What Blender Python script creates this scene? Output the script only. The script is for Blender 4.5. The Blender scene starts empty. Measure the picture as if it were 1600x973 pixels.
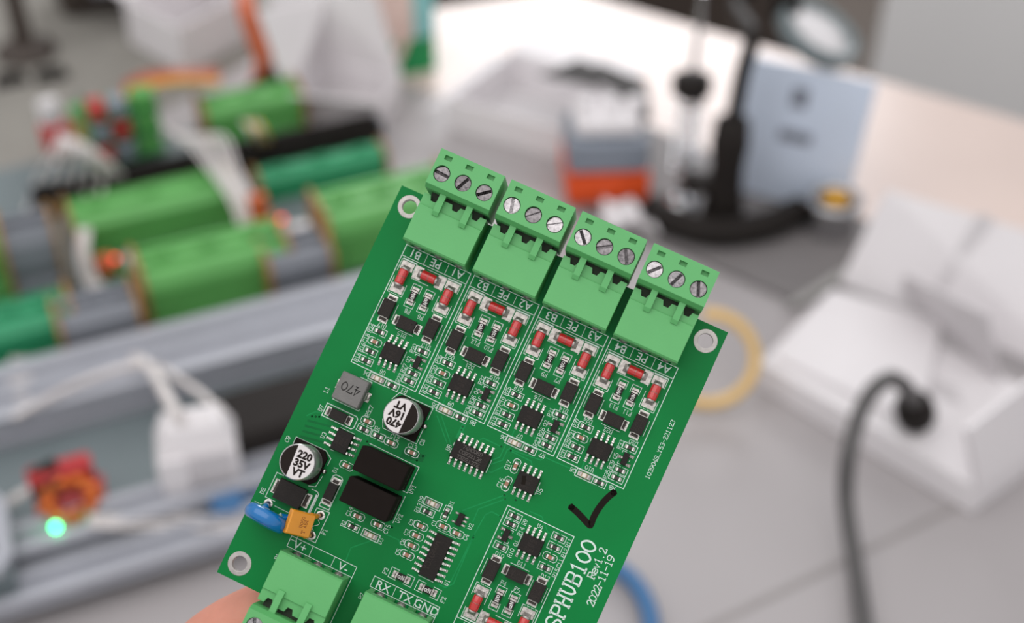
import bpy, bmesh, math, random
from mathutils import Matrix, Vector
random.seed(7)
sc = bpy.context.scene
col = sc.collection
PI = math.pi
rad = math.radians

# ------------------------------------------------------------------ camera
FPX = 2118.0                      # focal length in pixels of the 1600 px frame
CAM_H, PITCH = 0.56, 38.0
cam = bpy.data.cameras.new('camera')
cam.sensor_fit = 'HORIZONTAL'
cam.sensor_width = 36.0
cam.lens = FPX * 36.0 / 1600.0
cam.clip_start, cam.clip_end = 0.01, 50
cam.dof.use_dof = True
cam.dof.focus_distance = 0.2965
cam.dof.aperture_fstop = 7.4
camo = bpy.data.objects.new('camera', cam)
camo.location = (0, 0, CAM_H)
camo.rotation_euler = (rad(90 - PITCH), 0, 0)
col.objects.link(camo)
sc.camera = camo
CAMM = Matrix.Translation((0, 0, CAM_H)) @ Matrix.Rotation(rad(90 - PITCH), 4, 'X')

# ------------------------------------------------------------------ light
world = bpy.data.worlds.new('room_light')
sc.world = world
world.use_nodes = True
world.node_tree.nodes['Background'].inputs[0].default_value = (0.985, 0.98, 0.99, 1)
world.node_tree.nodes['Background'].inputs[1].default_value = 0.74

def area(name, loc, target, sx, sy, power, color=(1, 1, 1)):
    l = bpy.data.lights.new(name, 'AREA')
    l.shape = 'RECTANGLE'; l.size = sx; l.size_y = sy; l.energy = power; l.color = color
    o = bpy.data.objects.new(name, l)
    o.location = loc
    o.rotation_euler = (Vector(target) - Vector(loc)).to_track_quat('-Z', 'Y').to_euler()
    col.objects.link(o)
    return o
area('window_daylight', (0.45, 3.86, 1.30), (0.45, 0.0, 0.6), 1.8, 1.5, 66, (0.98, 0.98, 1.0))
area('overhead_fill', (-0.5, -0.1, 2.1), (-0.1, 0.5, 0.0), 3.0, 2.0, 26, (1.0, 0.97, 0.95))  # unseen overhead fill lamp, added for soft light from above
sc.view_settings.view_transform = 'Standard'
sc.view_settings.look = 'None'
sc.view_settings.gamma = 1.0
sc.view_settings.exposure = 0.0
sc.view_settings.use_curve_mapping = False
sc.cycles.use_denoising = True

# ------------------------------------------------------------------ helpers
def lin(c):
    r = []
    for v in c:
        v /= 255.0
        r.append(v / 12.92 if v <= 0.04045 else ((v + 0.055) / 1.055) ** 2.4)
    return r

MATS = {}
def mat(name, rgb, rough=0.5, metal=0.0, var=0.06, scale=60.0, bump=0.0, bscale=None, coat=0.0,
        emit=None, estr=0.0, trans=0.0, sss=0.0, spec=0.5):
    m = bpy.data.materials.new(name)
    m.use_nodes = True
    nt = m.node_tree
    b = nt.nodes['Principled BSDF']
    c = lin(rgb)
    tc = nt.nodes.new('ShaderNodeTexCoord')
    nz = nt.nodes.new('ShaderNodeTexNoise')
    nz.inputs['Scale'].default_value = scale
    nz.inputs['Detail'].default_value = 3
    nt.links.new(tc.outputs['Object'], nz.inputs['Vector'])
    rp = nt.nodes.new('ShaderNodeValToRGB')
    rp.color_ramp.elements[0].position = 0.3
    rp.color_ramp.elements[1].position = 0.7
    rp.color_ramp.elements[0].color = [max(0, v * (1 - var)) for v in c] + [1]
    rp.color_ramp.elements[1].color = [min(1, v * (1 + var)) for v in c] + [1]
    nt.links.new(nz.outputs['Fac'], rp.inputs['Fac'])
    nt.links.new(rp.outputs['Color'], b.inputs['Base Color'])
    b.inputs['Roughness'].default_value = rough
    b.inputs['Metallic'].default_value = metal
    b.inputs['Coat Weight'].default_value = coat
    b.inputs['Coat Roughness'].default_value = 0.15
    b.inputs['Transmission Weight'].default_value = trans
    b.inputs['Specular IOR Level'].default_value = spec
    if sss:
        b.inputs['Subsurface Weight'].default_value = sss
        b.inputs['Subsurface Radius'].default_value = (0.008, 0.003, 0.0015)
        b.inputs['Subsurface Scale'].default_value = 0.6
    if bump:
        n2 = nt.nodes.new('ShaderNodeTexNoise')
        n2.inputs['Scale'].default_value = bscale or scale * 3
        n2.inputs['Detail'].default_value = 2
        nt.links.new(tc.outputs['Object'], n2.inputs['Vector'])
        bp = nt.nodes.new('ShaderNodeBump')
        bp.inputs['Strength'].default_value = bump
        bp.inputs['Distance'].default_value = 0.0005
        nt.links.new(n2.outputs['Fac'], bp.inputs['Height'])
        nt.links.new(bp.outputs['Normal'], b.inputs['Normal'])
    if emit:
        b.inputs['Emission Color'].default_value = lin(emit) + [1]
        b.inputs['Emission Strength'].default_value = estr
    MATS[name] = m
    return m

class MB:
    """collects geometry; build() links it as ONE mesh object"""
    def __init__(s): s.v = []; s.f = []; s.m = []; s.s = []
    def add(s, vs, fs, mi=0, smooth=False, M=None):
        o = len(s.v)
        s.v += [tuple(M @ Vector(p)) if M else tuple(p) for p in vs]
        for f in fs:
            s.f.append([o + i for i in f]); s.m.append(mi); s.s.append(smooth)
        return s
    def box(s, x0, x1, y0, y1, z0, z1, mi=0, b=0.0, M=None):
        if b <= 0:
            vs = [(x, y, z) for z in (z0, z1) for y in (y0, y1) for x in (x0, x1)]
            return s.add(vs, [(0, 2, 3, 1), (4, 5, 7, 6), (0, 1, 5, 4), (2, 6, 7, 3), (0, 4, 6, 2), (1, 3, 7, 5)], mi, False, M)
        pts = []
        for x, sx in ((x0, 1), (x1, -1)):
            for y, sy in ((y0, 1), (y1, -1)):
                for z, sz in ((z0, 1), (z1, -1)):
                    pts += [(x, y + sy * b, z + sz * b), (x + sx * b, y, z + sz * b), (x + sx * b, y + sy * b, z)]
        return s.hull(pts, mi, M)
    def hull(s, pts, mi=0, M=None):
        bm = bmesh.new()
        for p in pts: bm.verts.new(p)
        r = bmesh.ops.convex_hull(bm, input=bm.verts)
        bmesh.ops.dissolve_limit(bm, angle_limit=0.01, verts=bm.verts, edges=bm.edges)
        bm.verts.index_update()
        bm.verts.ensure_lookup_table()
        vs = [v.co[:] for v in bm.verts]; fs = [[v.index for v in f.verts] for f in bm.faces]
        bm.free()
        return s.add(vs, fs, mi, False, M)
    def lathe(s, prof, n=24, mi=0, smooth=True, M=None):
        """prof: (r, z) from bottom to top; around z"""
        vs = []; fs = []
        for r, z in prof:
            for i in range(n):
                a = 2 * PI * i / n
                vs.append((r * math.cos(a), r * math.sin(a), z))
        for j in range(len(prof) - 1):
            for i in range(n):
                k = (i + 1) % n
                fs.append((j * n + i, j * n + k, (j + 1) * n + k, (j + 1) * n + i))
        s.add(vs, fs, mi, smooth, M)
        caps = []
        if prof[0][0] > 1e-9: caps.append((vs[:n], [list(range(n))[::-1]]))
        if prof[-1][0] > 1e-9: caps.append((vs[-n:], [list(range(n))]))
        for a, b in caps: s.add(a, b, mi, False, M)
        return s
    def prism(s, poly, z0, z1, mi=0, M=None):
        n = len(poly)
        vs = [(x, y, z0) for x, y in poly] + [(x, y, z1) for x, y in poly]
        fs = [list(range(n))[::-1], [n + i for i in range(n)]]
        fs += [(i, (i + 1) % n, n + (i + 1) % n, n + i) for i in range(n)]
        return s.add(vs, fs, mi, False, M)
    def extrude_x(s, prof, x0, x1, mi=0, M=None):
        """prof: (y, z) polygon extruded along x"""
        n = len(prof)
        vs = [(x0, y, z) for y, z in prof] + [(x1, y, z) for y, z in prof]
        fs = [list(range(n)), [n + i for i in range(n)][::-1]]
        fs += [(i, n + i, n + (i + 1) % n, (i + 1) % n) for i in range(n)]
        return s.add(vs, fs, mi, False, M)
    def tube(s, path, r, n=10, mi=0, M=None, taper=None):
        P = [Vector(p) for p in path]
        vs = []; fs = []
        up = Vector((0.13, 0.27, 0.95)).normalized()
        prev = None
        for i, p in enumerate(P):
            d = (P[min(i + 1, len(P) - 1)] - P[max(i - 1, 0)]).normalized()
            if prev is None:
                a = d.cross(up)
                if a.length < 1e-3: a = d.cross(Vector((1, 0, 0)))
            else:
                a = prev - d * prev.dot(d)
            a.normalize(); prev = a
            b = d.cross(a)
            rr = r if taper is None else r * taper[i]
            for k in range(n):
                t = 2 * PI * k / n
                vs.append(p + (a * math.cos(t) + b * math.sin(t)) * rr)
        for j in range(len(P) - 1):
            for k in range(n):
                q = (k + 1) % n
                fs.append((j * n + k, j * n + q, (j + 1) * n + q, (j + 1) * n + k))
        s.add(vs, fs, mi, True, M)
        s.add(vs[:n], [list(range(n))[::-1]], mi, False, M)
        s.add(vs[-n:], [list(range(n))], mi, False, M)
        return s
    def ball(s, c, rx, ry, rz, n=16, mi=0, M=None):
        prof = [(max(1e-4, math.sin(PI * i / 10)), -math.cos(PI * i / 10)) for i in range(11)]
        T = Matrix.Translation(c) @ Matrix.Diagonal((rx, ry, rz, 1))
        if M: T = M @ T
        return s.lathe(prof, n, mi, True, T)
    def ribbon(s, pts, w, z, mi=0, closed=False):
        P = [Vector(p).to_2d() for p in pts]
        n = len(P)
        if n < 2: return s
        vs = []
        for i in range(n):
            if closed: a, b = P[i - 1], P[(i + 1) % n]
            else: a, b = P[max(i - 1, 0)], P[min(i + 1, n - 1)]
            d0 = (P[i] - a) if (closed or i > 0) else (b - P[i])
            d1 = (b - P[i]) if (closed or i < n - 1) else (P[i] - a)
            d0 = d0.normalized() if d0.length > 1e-9 else d1.normalized()
            d1 = d1.normalized() if d1.length > 1e-9 else d0
            t = d0 + d1
            if t.length < 1e-6: t = d0
            t.normalize()
            nn = Vector((-t.y, t.x))
            k = max(0.5, abs(nn.dot(Vector((-d1.y, d1.x)))))
            e = Vector((0, 0))
            if not closed and i == 0: e = -d1 * w * 0.35
            if not closed and i == n - 1: e = d0 * w * 0.35
            vs += [tuple(P[i] + e + nn * (w / 2 / k)) + (z,), tuple(P[i] + e - nn * (w / 2 / k)) + (z,)]
        m = n if closed else n - 1
        fs = [(2 * i, 2 * i + 1, 2 * ((i + 1) % n) + 1, 2 * ((i + 1) % n)) for i in range(m)]
        return s.add(vs, fs, mi, False)
    def mesh(s, name, mats, scale=1.0):
        me = bpy.data.meshes.new(name)
        me.from_pydata([(a * scale, b * scale, c * scale) for a, b, c in s.v], [], s.f)
        for m in (mats if isinstance(mats, (list, tuple)) else [mats]):
            me.materials.append(MATS[m])
        me.polygons.foreach_set('material_index', s.m)
        me.polygons.foreach_set('use_smooth', s.s)
        me.update()
        return me
    def build(s, name, mats, parent=None, scale=1.0, loc=(0, 0, 0), rot=(0, 0, 0), label=None):
        return put(s.mesh(name, mats, scale), name, parent, loc, rot, label)

def put(me, name, parent=None, loc=(0, 0, 0), rot=(0, 0, 0), label=None):
    o = bpy.data.objects.new(name, me)
    col.objects.link(o)
    o.parent = parent
    o.location = loc
    o.rotation_euler = rot
    if label: o['label'] = label
    return o

def tag(o, label, cat, group=None):
    o['label'] = label; o['category'] = cat
    if group: o['group'] = group
    return o

def thing(name, label, cat, loc=(0, 0, 0), rotz=0.0, group=None):
    o = bpy.data.objects.new(name, None)
    o.empty_display_size = 0.02
    col.objects.link(o)
    o.location = loc
    o.rotation_euler = (0, 0, rotz)
    return tag(o, label, cat, group)

def structure(o):
    o['kind'] = 'structure'
    return o

def at(px, py, z=0.0):
    """point of the horizontal plane z that the photograph shows at a pixel"""
    d = CAMM.to_3x3() @ Vector(((px - 800) / FPX, -(py - 486.5) / FPX, -1))
    t = (z - CAM_H) / d.z
    return Vector((0, 0, CAM_H)) + d * t

def atd(px, py, depth):
    return CAMM @ Vector(((px - 800) / FPX * depth, -(py - 486.5) / FPX * depth, -depth))

def smooth_path(P, n=6):
    P = [Vector(p) for p in P]
    Q = [P[0] * 2 - P[1]] + P + [P[-1] * 2 - P[-2]]
    out = []
    for i in range(1, len(Q) - 2):
        a, b, c, d = Q[i - 1], Q[i], Q[i + 1], Q[i + 2]
        for k in range(n):
            t = k / n
            out.append(0.5 * ((2 * b) + (c - a) * t + (2 * a - 5 * b + 4 * c - d) * t * t + (3 * b - a - 3 * c + d) * t ** 3))
    out.append(P[-1])
    return out

# ------------------------------------------------------------------ materials
mat('soldermask', (0, 116, 54), 0.42, 0, 0.10, 35, 0.03, 900, spec=0.14)
mat('fr4', (40, 160, 88), 0.6, 0, 0.08, 200)
mat('trace', (14, 132, 70), 0.42, 0, 0.1, 300, spec=0.14)
mat('pour', (0, 100, 48), 0.4, 0, 0.1, 300, spec=0.14)
mat('silk', (208, 220, 215), 0.6, 0, 0.05, 400)
mat('tin', (176, 171, 166), 0.36, 0.8, 0.25, 900, 0.25, 1300)
mat('ring_tin', (170, 165, 162), 0.42, 0.8, 0.12, 500, 0.12, 900)
mat('lead_metal', (186, 183, 178), 0.28, 1.0, 0.15, 800, 0.2, 1500)
mat('hole', (60, 52, 46), 0.6, 0, 0.1, 300)
mat('epoxy', (40, 36, 34), 0.55, 0, 0.1, 600, 0.2, 4000, spec=0.16)
mat('epoxy_soft', (32, 28, 26), 0.42, 0, 0.08, 500, 0.1, 3000, spec=0.16)
mat('module_black', (29, 24, 22), 0.8, 0, 0.06, 300, spec=0.06)
mat('chip_print', (84, 79, 75), 0.6, 0, 0.1, 600)
mat('dim_print', (54, 48, 45), 0.7, 0, 0.1, 600, spec=0.16)
mat('lead_tin', (208, 204, 200), 0.28, 0.85, 0.2, 900, 0.2, 1300)
mat('white_print', (235, 232, 228), 0.6, 0, 0.03, 600)
mat('red_glass', (190, 40, 40), 0.12, 0, 0.15, 300, coat=0.6)
mat('band', (150, 120, 110), 0.3, 0.8, 0.1, 300)
mat('ceramic', (150, 105, 82), 0.45, 0, 0.1, 600)
mat('led_body', (220, 212, 200), 0.4, 0, 0.06, 600)
mat('led_edge', (186, 164, 132), 0.4, 0, 0.06, 600)
mat('ferrite', (108, 106, 104), 0.6, 0, 0.08, 500, 0.15, 2500)
mat('ferrite_ink', (30, 28, 26), 0.7)
mat('can', (206, 204, 204), 0.32, 0.75, 0.05, 200, 0.05, 600)
mat('can_top', (212, 206, 206), 0.55, 0.1, 0.04, 200)
mat('can_ink', (34, 28, 25), 0.7, 0, 0.06, 300, spec=0.12)
mat('blue_lacquer', (0, 106, 172), 0.2, 0, 0.1, 150, coat=0.4)
mat('orange_epoxy', (214, 140, 32), 0.35, 0, 0.06, 200, coat=0.2)
mat('orange_ink', (128, 66, 18), 0.6)
mat('terminal_green', (92, 170, 102), 0.45, 0, 0.03, 90, 0.05, 1500, spec=0.4)
mat('terminal_shade', (34, 44, 28), 0.7)  # terminal plastic darkened, shade of its hollows put into the colour
mat('terminal_clear', (70, 160, 84), 0.35, 0, 0.05, 200, trans=0.3)
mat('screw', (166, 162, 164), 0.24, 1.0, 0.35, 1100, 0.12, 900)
mat('screw_dark_reflect', (116, 112, 114), 0.22, 1.0, 0.45, 1100, 0.12, 900)  # darker copy of the screw metal, varied reflections put into the colour
mat('marker', (30, 25, 21), 0.7, 0, 0.08, 300, spec=0.08)
mat('skin', (200, 134, 114), 0.5, 0, 0.08, 90, 0.25, 700, sss=0.12)
mat('nail', (206, 148, 130), 0.3, 0, 0.03, 90)
# background
mat('desk_grey', (168, 163, 164), 0.42, 0, 0.03, 6, 0.02, 200)
mat('desk_pale', (214, 196, 188), 0.36, 0, 0.04, 8)
mat('desk_seam', (148, 143, 142), 0.6)
mat('floor', (88, 78, 70), 0.5, 0, 0.1, 4)
mat('wall', (200, 198, 196), 0.8, 0, 0.02, 2)
mat('cabinet', (230, 229, 229), 0.5, 0, 0.02, 4)
mat('cabinet_grip', (165, 163, 160), 0.5)
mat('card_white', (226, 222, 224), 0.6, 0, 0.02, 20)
mat('card_shade', (204, 200, 202), 0.7, 0, 0.02, 20)  # white card darkened with painted-in shade for box insides; also print and labels
mat('paper_white', (232, 228, 230), 0.6, 0, 0.02, 20)
mat('black_plastic', (36, 32, 30), 0.6, 0, 0.08, 60, spec=0.15)
mat('cable_grey', (84, 82, 82), 0.5, 0, 0.05, 60)
mat('cable_blue', (58, 106, 152), 0.5, 0, 0.05, 60)
mat('cable_yellow', (222, 184, 116), 0.5, 0, 0.05, 60)
mat('wire_white', (214, 208, 206), 0.5, 0, 0.05, 60)
mat('wire_orange', (196, 92, 46), 0.5, 0, 0.05, 60)
mat('wire_brown', (150, 80, 56), 0.5)
mat('wire_red', (196, 54, 54), 0.5)
mat('wire_yellow', (210, 170, 70), 0.5)
mat('alu', (172, 174, 182), 0.38, 0.2, 0.05, 30)
mat('alu_dark', (116, 127, 130), 0.45, 0.15, 0.06, 20)
mat('steel', (190, 190, 192), 0.22, 1.0, 0.08, 60)
mat('silver_lid', (206, 217, 234), 0.35, 0.2, 0.03, 20)
mat('sticker', (118, 122, 134), 0.6)
mat('mat_grey', (122, 118, 118), 0.55, 0, 0.05, 20, spec=0.3)
mat('desk_dark_tone', (140, 137, 131), 0.9, 0, 0.05, 30, spec=0.1)
mat('carrier_green', (96, 168, 88), 0.45, 0, 0.05, 30)
mat('carrier_teal', (48, 150, 104), 0.45, 0, 0.05, 30)
mat('carrier_grey', (124, 128, 136), 0.5, 0, 0.05, 30)
mat('pcb_edge', (150, 112, 58), 0.6, 0, 0.15, 60)
mat('pcb_red', (178, 40, 44), 0.45, 0, 0.1, 60)
mat('copper', (214, 112, 52), 0.35, 0.5, 0.1, 200)
mat('bg_pcb', (40, 120, 62), 0.5, 0, 0.15, 60)
mat('orange_case', (232, 84, 26), 0.5, 0, 0.04, 30)
mat('grey_case', (132, 140, 152), 0.5, 0, 0.04, 30)
mat('brass_wool', (200, 150, 60), 0.35, 0.8, 0.3, 300, 0.8, 400)
mat('art_pink', (224, 198, 188), 0.6, 0, 0.08, 40)
mat('art_teal', (136, 196, 196), 0.6, 0, 0.08, 40)
mat('art_green', (14, 140, 78), 0.5, 0, 0.15, 40)
mat('led_green', (120, 255, 180), 0.4, emit=(40, 255, 150), estr=14)
mat('led_red', (255, 80, 60), 0.4, emit=(255, 56, 36), estr=2.6)
mat('glass_lens', (214, 218, 222), 0.06, 0.0, 0.01, 10, trans=0.55)
mat('lens_glow', (206, 204, 207), 0.25, emit=(255, 250, 248), estr=0.12)  # pale colour and faint glow painted in for the lens's bright reflections
mat('dark_brown', (66, 56, 50), 0.55, 0, 0.08, 20)

# ------------------------------------------------------------------ stroke lettering
GLY = {
 'A': '104c70 2464 0020 6080', 'B': '101c ~0c6c8b876616 ~166685816000'.replace('666','66 6').replace('66 6','666'),
 'C': '~897b5c3c1a07051230507183 898c', 'D': '101c ~0c4c7a88847240 0040', 'E': '101c 0c7c79 1656 5458 007073',
 'F': '101c 0c8c89 1656 5458 0030', 'G': '~897b5c3c1a070512305071848 5585', 'H': '101c 707c 1676 0020 6080 0c2c 6c8c',
 'I': '404c 2060 2c6c', 'J': '~6c6351301103', 'K': '101c 7c16 3870 0020 6080', 'L': '101c 0c3c 008083', 'M': '101c 1c46 467c 707c 0020 6080',
 'N': '101c 1c70 707c 0020 0c1c 6c8c', 'O': '@4c6b888461402104082b', 'P': '101c ~0c6c8b876616 0030', 'Q': '@4c6b888461402104082b 436180'.replace('436180', '4380'),
 'R': '101c ~0c6c8b876616 4680 0030', 'S': '~897b5c3c1b09174675837150301103', 'T': '404c 090c8c89 2060',
 'U': '~1c134051737c 0c2c 6c8c', 'V': '1c407c 0c2c 6c8c', 'W': '0c20466080 608c', 'X': '107c 1c70 0020 6080 0c2c 6c8c', 'Y': '1c46 7c46 4640 2060',
 'e': '~04848668381704113060 6082', 'v': '184078', '0': '@4c6b888461402104082b', '1': '2a4c40 2060', '2': '~192b4c6c7a785510 108082',
 '3': '~1a3c6c8a886646 ~4666848260301 1'.replace('301 1', '3011'), '4': '606c0484 4080', '5': '7c2c16 ~16376785826030111', '6': '~7b5c3b180411407184764715',
 '7': '0a0c8c4430', '8': '@46787b4c1b18468481400104', '9': '~11305174887b4c1b08164577', '-': '1676', '_': '0080', '.': '4041', '+': '4a42 0686', '/': '007c',
 'a': '~896340200306294966 6680',
}
def glyph(ch):
    out = []
    for st in GLY.get(ch, '').split():
        mode = ''
        if st[0] in '~@': mode, st = st[0], st[1:]
        if len(st) % 2: st = st[:-1]
        p = [(int(st[i], 16), int(st[i + 1], 16)) for i in range(0, len(st), 2)]
        if mode:
            for _ in range(2):
                q = [] if mode == '@' else [p[0]]
                rng = range(len(p)) if mode == '@' else range(len(p) - 1)
                for i in rng:
                    a, b = p[i], p[(i + 1) % len(p)]
                    q += [(a[0] * .75 + b[0] * .25, a[1] * .75 + b[1] * .25), (a[0] * .25 + b[0] * .75, a[1] * .25 + b[1] * .75)]
                if mode != '@': q.append(p[-1])
                p = q
        out.append((p, mode == '@'))
    return out
def stext(mb, s, u, v, rot=0, h=1.0, w=None, adv=None, z=0.02, wid=0.72, mi=0):
    """stroke lettering centred on board point (u, v); rot 90 reads up the board"""
    w = w or h * 0.14
    adv = adv or h * 0.80
    cw = h * wid
    L = adv * (len(s) - 1) + cw
    c, sn = math.cos(rad(rot)), math.sin(rad(rot))
    for i, ch in enumerate(s):
        for pts, closed in glyph(ch):
            q = []
            for x, y in pts:
                X = -L / 2 + i * adv + x / 8 * cw
                Y = (y / 12 - 0.5) * h
                q.append((u + X * c - Y * sn, -v + X * sn + Y * c))
            mb.ribbon(q, w, z, mi, closed)
FONT = {}
def ftext(mb, s, u, v, rot=0, h=1.0, z=0.02, bold=0.0, mi=0, sx=1.0):
    """plain sans lettering, h = capital height"""
    key = (s, bold)
    if key not in FONT:
        cu = bpy.data.curves.new('lettering', 'FONT')
        cu.body = s; cu.size = 1.0; cu.align_x = 'CENTER'; cu.offset = bold; cu.resolution_u = 3
        o = bpy.data.objects.new('lettering', cu)
        col.objects.link(o)
        bpy.context.view_layer.update()
        e = o.evaluated_get(bpy.context.evaluated_depsgraph_get())
        me = e.to_mesh()
        FONT[key] = ([p.co[:] for p in me.vertices], [list(f.vertices) for f in me.polygons])
        e.to_mesh_clear()
        bpy.data.objects.remove(o)
        bpy.data.curves.remove(cu)
    vs, fs = FONT[key]
    k = h / 0.70
    c, sn = math.cos(rad(rot)), math.sin(rad(rot))
    out = []
    for x, y, _ in vs:
        X, Y = x * k * sx, (y - 0.35) * k
        out.append((u + X * c - Y * sn, -v + X * sn + Y * c, z))
    mb.add(out, fs, mi)

# ================================================================== THE SETTING
E1 = rad(24.0)
def poly_slab(name, pts, z0, z1, m, parent=None):
    return MB().prism([(p[0], p[1]) for p in pts], z0, z1).build(name, m, parent)

structure(MB().box(-4, 4, -2.0, 4.2, -0.78, -0.74).build('floor', 'floor'))
# back wall with a window opening (the daylight comes from there)
wl = MB()
wl.box(-4, -0.5, 3.8, 3.9, -0.74, 2.3).box(1.4, 4, 3.8, 3.9, -0.74, 2.3)
wl.box(-0.5, 1.4, 3.8, 3.9, -0.74, 0.5).box(-0.5, 1.4, 3.8, 3.9, 2.1, 2.3)
structure(wl.build('wall_back', 'wall'))
wf = MB().box(-.5, 1.4, 3.80, 3.85, .5, .55).box(-.5, 1.4, 3.80, 3.85, 2.05, 2.1).box(-.5, -.45, 3.80, 3.85, .55, 2.05).box(1.35, 1.4, 3.80, 3.85, .55, 2.05).box(.43, .47, 3.80, 3.85, .55, 2.05)
structure(wf.build('window_1', 'cabinet'))

# ================================================================== CIRCUIT BOARD
S = 0.001
RB = Matrix(((0.9051, -0.4217, 0.0540), (0.4140, 0.9031, 0.1142), (-0.0969, -0.0810, 0.9920)))
TB = Vector((-24.8507, -28.4849, 305.9086)) * S
FLIP = Matrix(((1, 0, 0), (0, -1, 0), (0, 0, -1)))
BM = CAMM @ (Matrix.Translation(FLIP @ TB) @ (FLIP @ RB @ FLIP).to_4x4())
BM = BM @ Matrix.Translation((40 * S, -47.5 * S, 0))
Q = BM.to_quaternion()
pcb = thing('circuit_board', 'green circuit board with screw terminals held up in a hand, in sharp focus', 'circuit board')
pcb.matrix_world = Matrix.Translation(BM.translation) @ Q.to_matrix().to_4x4()
bpy.context.view_layer.update()
OFFU, OFFV = 40.0, 47.5
BW, BH = 80.0, 95.0
def bp(u, v, h=0.0): return ((u - OFFU) * S, (OFFV - v) * S, h * S)
def bpart(me, name, u, v, rot=0, h=0.0, label=None, parent=pcb):
    return put(me, name, parent, bp(u, v, h), (0, 0, rad(rot)), label)
def sub(me, name, parent, x=0, y=0, z=0, rot=0, label=None):
    return put(me, name, parent, (x * S, y * S, z * S), (0, 0, rad(rot)), label)
def bm_mesh(mb, name, mats): return mb.mesh(name, mats, S)
def layer(mb, name, mats, label=None):
    """print layers are written in board millimetres"""
    mb.v = [(x - OFFU, y + OFFV, z) for x, y, z in mb.v]
    return mb.build(name, mats, pcb, S, label=label)

# substrate with four drilled holes
HOLES = [(3.7, 3.75), (76.25, 3.75), (3.75, 91.2), (76.25, 91.2)]
def plate(name, holes, r):
    bm = bmesh.new()
    loops = [[(0, 0), (BW, 0), (BW, -BH), (0, -BH)]]
    for u, v in holes:
        loops.append([(u + r * math.cos(2 * PI * i / 28), -v + r * math.sin(2 * PI * i / 28)) for i in range(28)])
    es = []
    for lp in loops:
        vs = [bm.verts.new((x - OFFU, y + OFFV, 0)) for x, y in lp]
        es += [bm.edges.new((vs[i], vs[(i + 1) % len(vs)])) for i in range(len(vs))]
    bmesh.ops.triangle_fill(bm, edges=es, use_beauty=True)
    bm.verts.index_update()
    mb = MB()
    vs = [v.co[:] for v in bm.verts]
    fs = [[v.index for v in f.verts] for f in bm.faces]
    bm.free()
    def up(f):
        a, b, c = (Vector(vs[i]) for i in f[:3])
        return (b - a).cross(c - a).z > 0
    fs = [f if up(f) else f[::-1] for f in fs]
    mb.add(vs, fs, 0)
    mb.add([(x, y, -1.6) for x, y, z in vs], [f[::-1] for f in fs], 0)
    for k, lp in enumerate(loops):
        n = len(lp)
        q = [(x - OFFU, y + OFFV, z) for z in (0, -1.6) for x, y in lp]
        mb.add(q, [(i, n + i, n + (i + 1) % n, (i + 1) % n) for i in range(n)], 1)
    return mb.build(name, ['soldermask', 'fr4'], pcb, S)
plate('board_substrate', HOLES, 1.78)
ring = bm_mesh(MB().lathe([(1.5, -1.62), (1.5, 0.05), (1.62, 0.07), (2.72, 0.06), (2.8, 0.0)], 36), 'mounting_ring', 'ring_tin')
# (open ring: drop the cap faces so the hole stays a hole)
def ring_mesh(r0, r1, name, m, top=0.06):
    mb = MB(); n = 36
    prof = [(r0, -1.62), (r0, top), (r0 + 0.1, top + 0.02), (r1 - 0.08, top), (r1, 0.005)]
    vs = [(r * math.cos(2 * PI * i / n), r * math.sin(2 * PI * i / n), z) for r, z in prof for i in range(n)]
    fs = [(j * n + i, j * n + (i + 1) % n, (j + 1) * n + (i + 1) % n, (j + 1) * n + i) for j in range(4) for i in range(n)]
    mb.add(vs, [f[::-1] for f in fs], 0, False)
    return bm_mesh(mb, name, m)
bpy.data.meshes.remove(ring)
ring = ring_mesh(1.68, 2.68, 'mounting_ring', 'ring_tin')
for u, v in HOLES: bpart(ring, 'mounting_ring', u, v)

# copper under the mask
TR = [[(27.8, 74.5), (24.6, 77.6), (24.8, 81)], [(40.3, 44.3), (40.9, 43.7), (45.1, 43.7)], [(44.3, 47.5), (45.9, 45.9), (45.9, 42.9)],
      [(44.7, 48.2), (46.7, 46.3), (46.7, 43.8), (47.2, 43.1)], [(44.5, 49.9), (45.6, 49.7), (47.9, 46.9)], [(47.5, 43.7), (52.5, 43.8), (53.1, 44.6)],
      [(47.6, 43.4), (54.3, 42.7), (54.9, 41.8), (61, 41.6)], [(50.3, 53), (43.4, 59.9)], [(46.5, 61.1), (46.4, 58.1), (50.8, 53.7)], [(29.5, 43.6), (34, 48)],
      [(30.4, 43.2), (35, 48)], [(51.4, 57.5), (49.3, 57.4), (48.3, 58.6), (47.9, 63.8), (48.3, 75), (47, 76.5), (45.6, 76.5)],
      [(47.9, 63.7), (47.6, 74.9), (46.9, 75.6)], [(30.3, 71.7), (33.4, 71.6), (34.7, 73)], [(56.9, 53.8), (59.7, 53.7), (62.3, 56.3), (64, 56.3)],
      [(3.1, 55.7), (4.4, 54.2), (5.8, 53.7)], [(10.5, 34.6), (11.6, 33.6), (12.8, 32.6)], [(12.65, 38.2), (12.7, 41.2)], [(16.6, 38.2), (18, 39.2), (20, 39.2)]]
for p in TR:
    layer(MB().ribbon([(u, -v) for u, v in p], 0.26, 0.008), 'copper_trace', 'trace')
for k in range(1, 4):
    for p in TR[-3:]:
        layer(MB().ribbon([(u + 16.82 * k, -v) for u, v in p], 0.26, 0.008), 'copper_trace', 'trace')
for i in range(4):
    layer(MB().ribbon([(3.8, -(56.6 + 1.28 * i)), (9.6, -(55.55 + 1.28 * i))], 0.5, 0.007), 'copper_trace', 'pour')
layer(MB().add([(25.9, -53.2, .006), (30.9, -52.4, .006), (30.9, -54.1, .006), (25.9, -55.3, .006)], [(0, 3, 2, 1)]), 'copper_area', 'pour')
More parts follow.
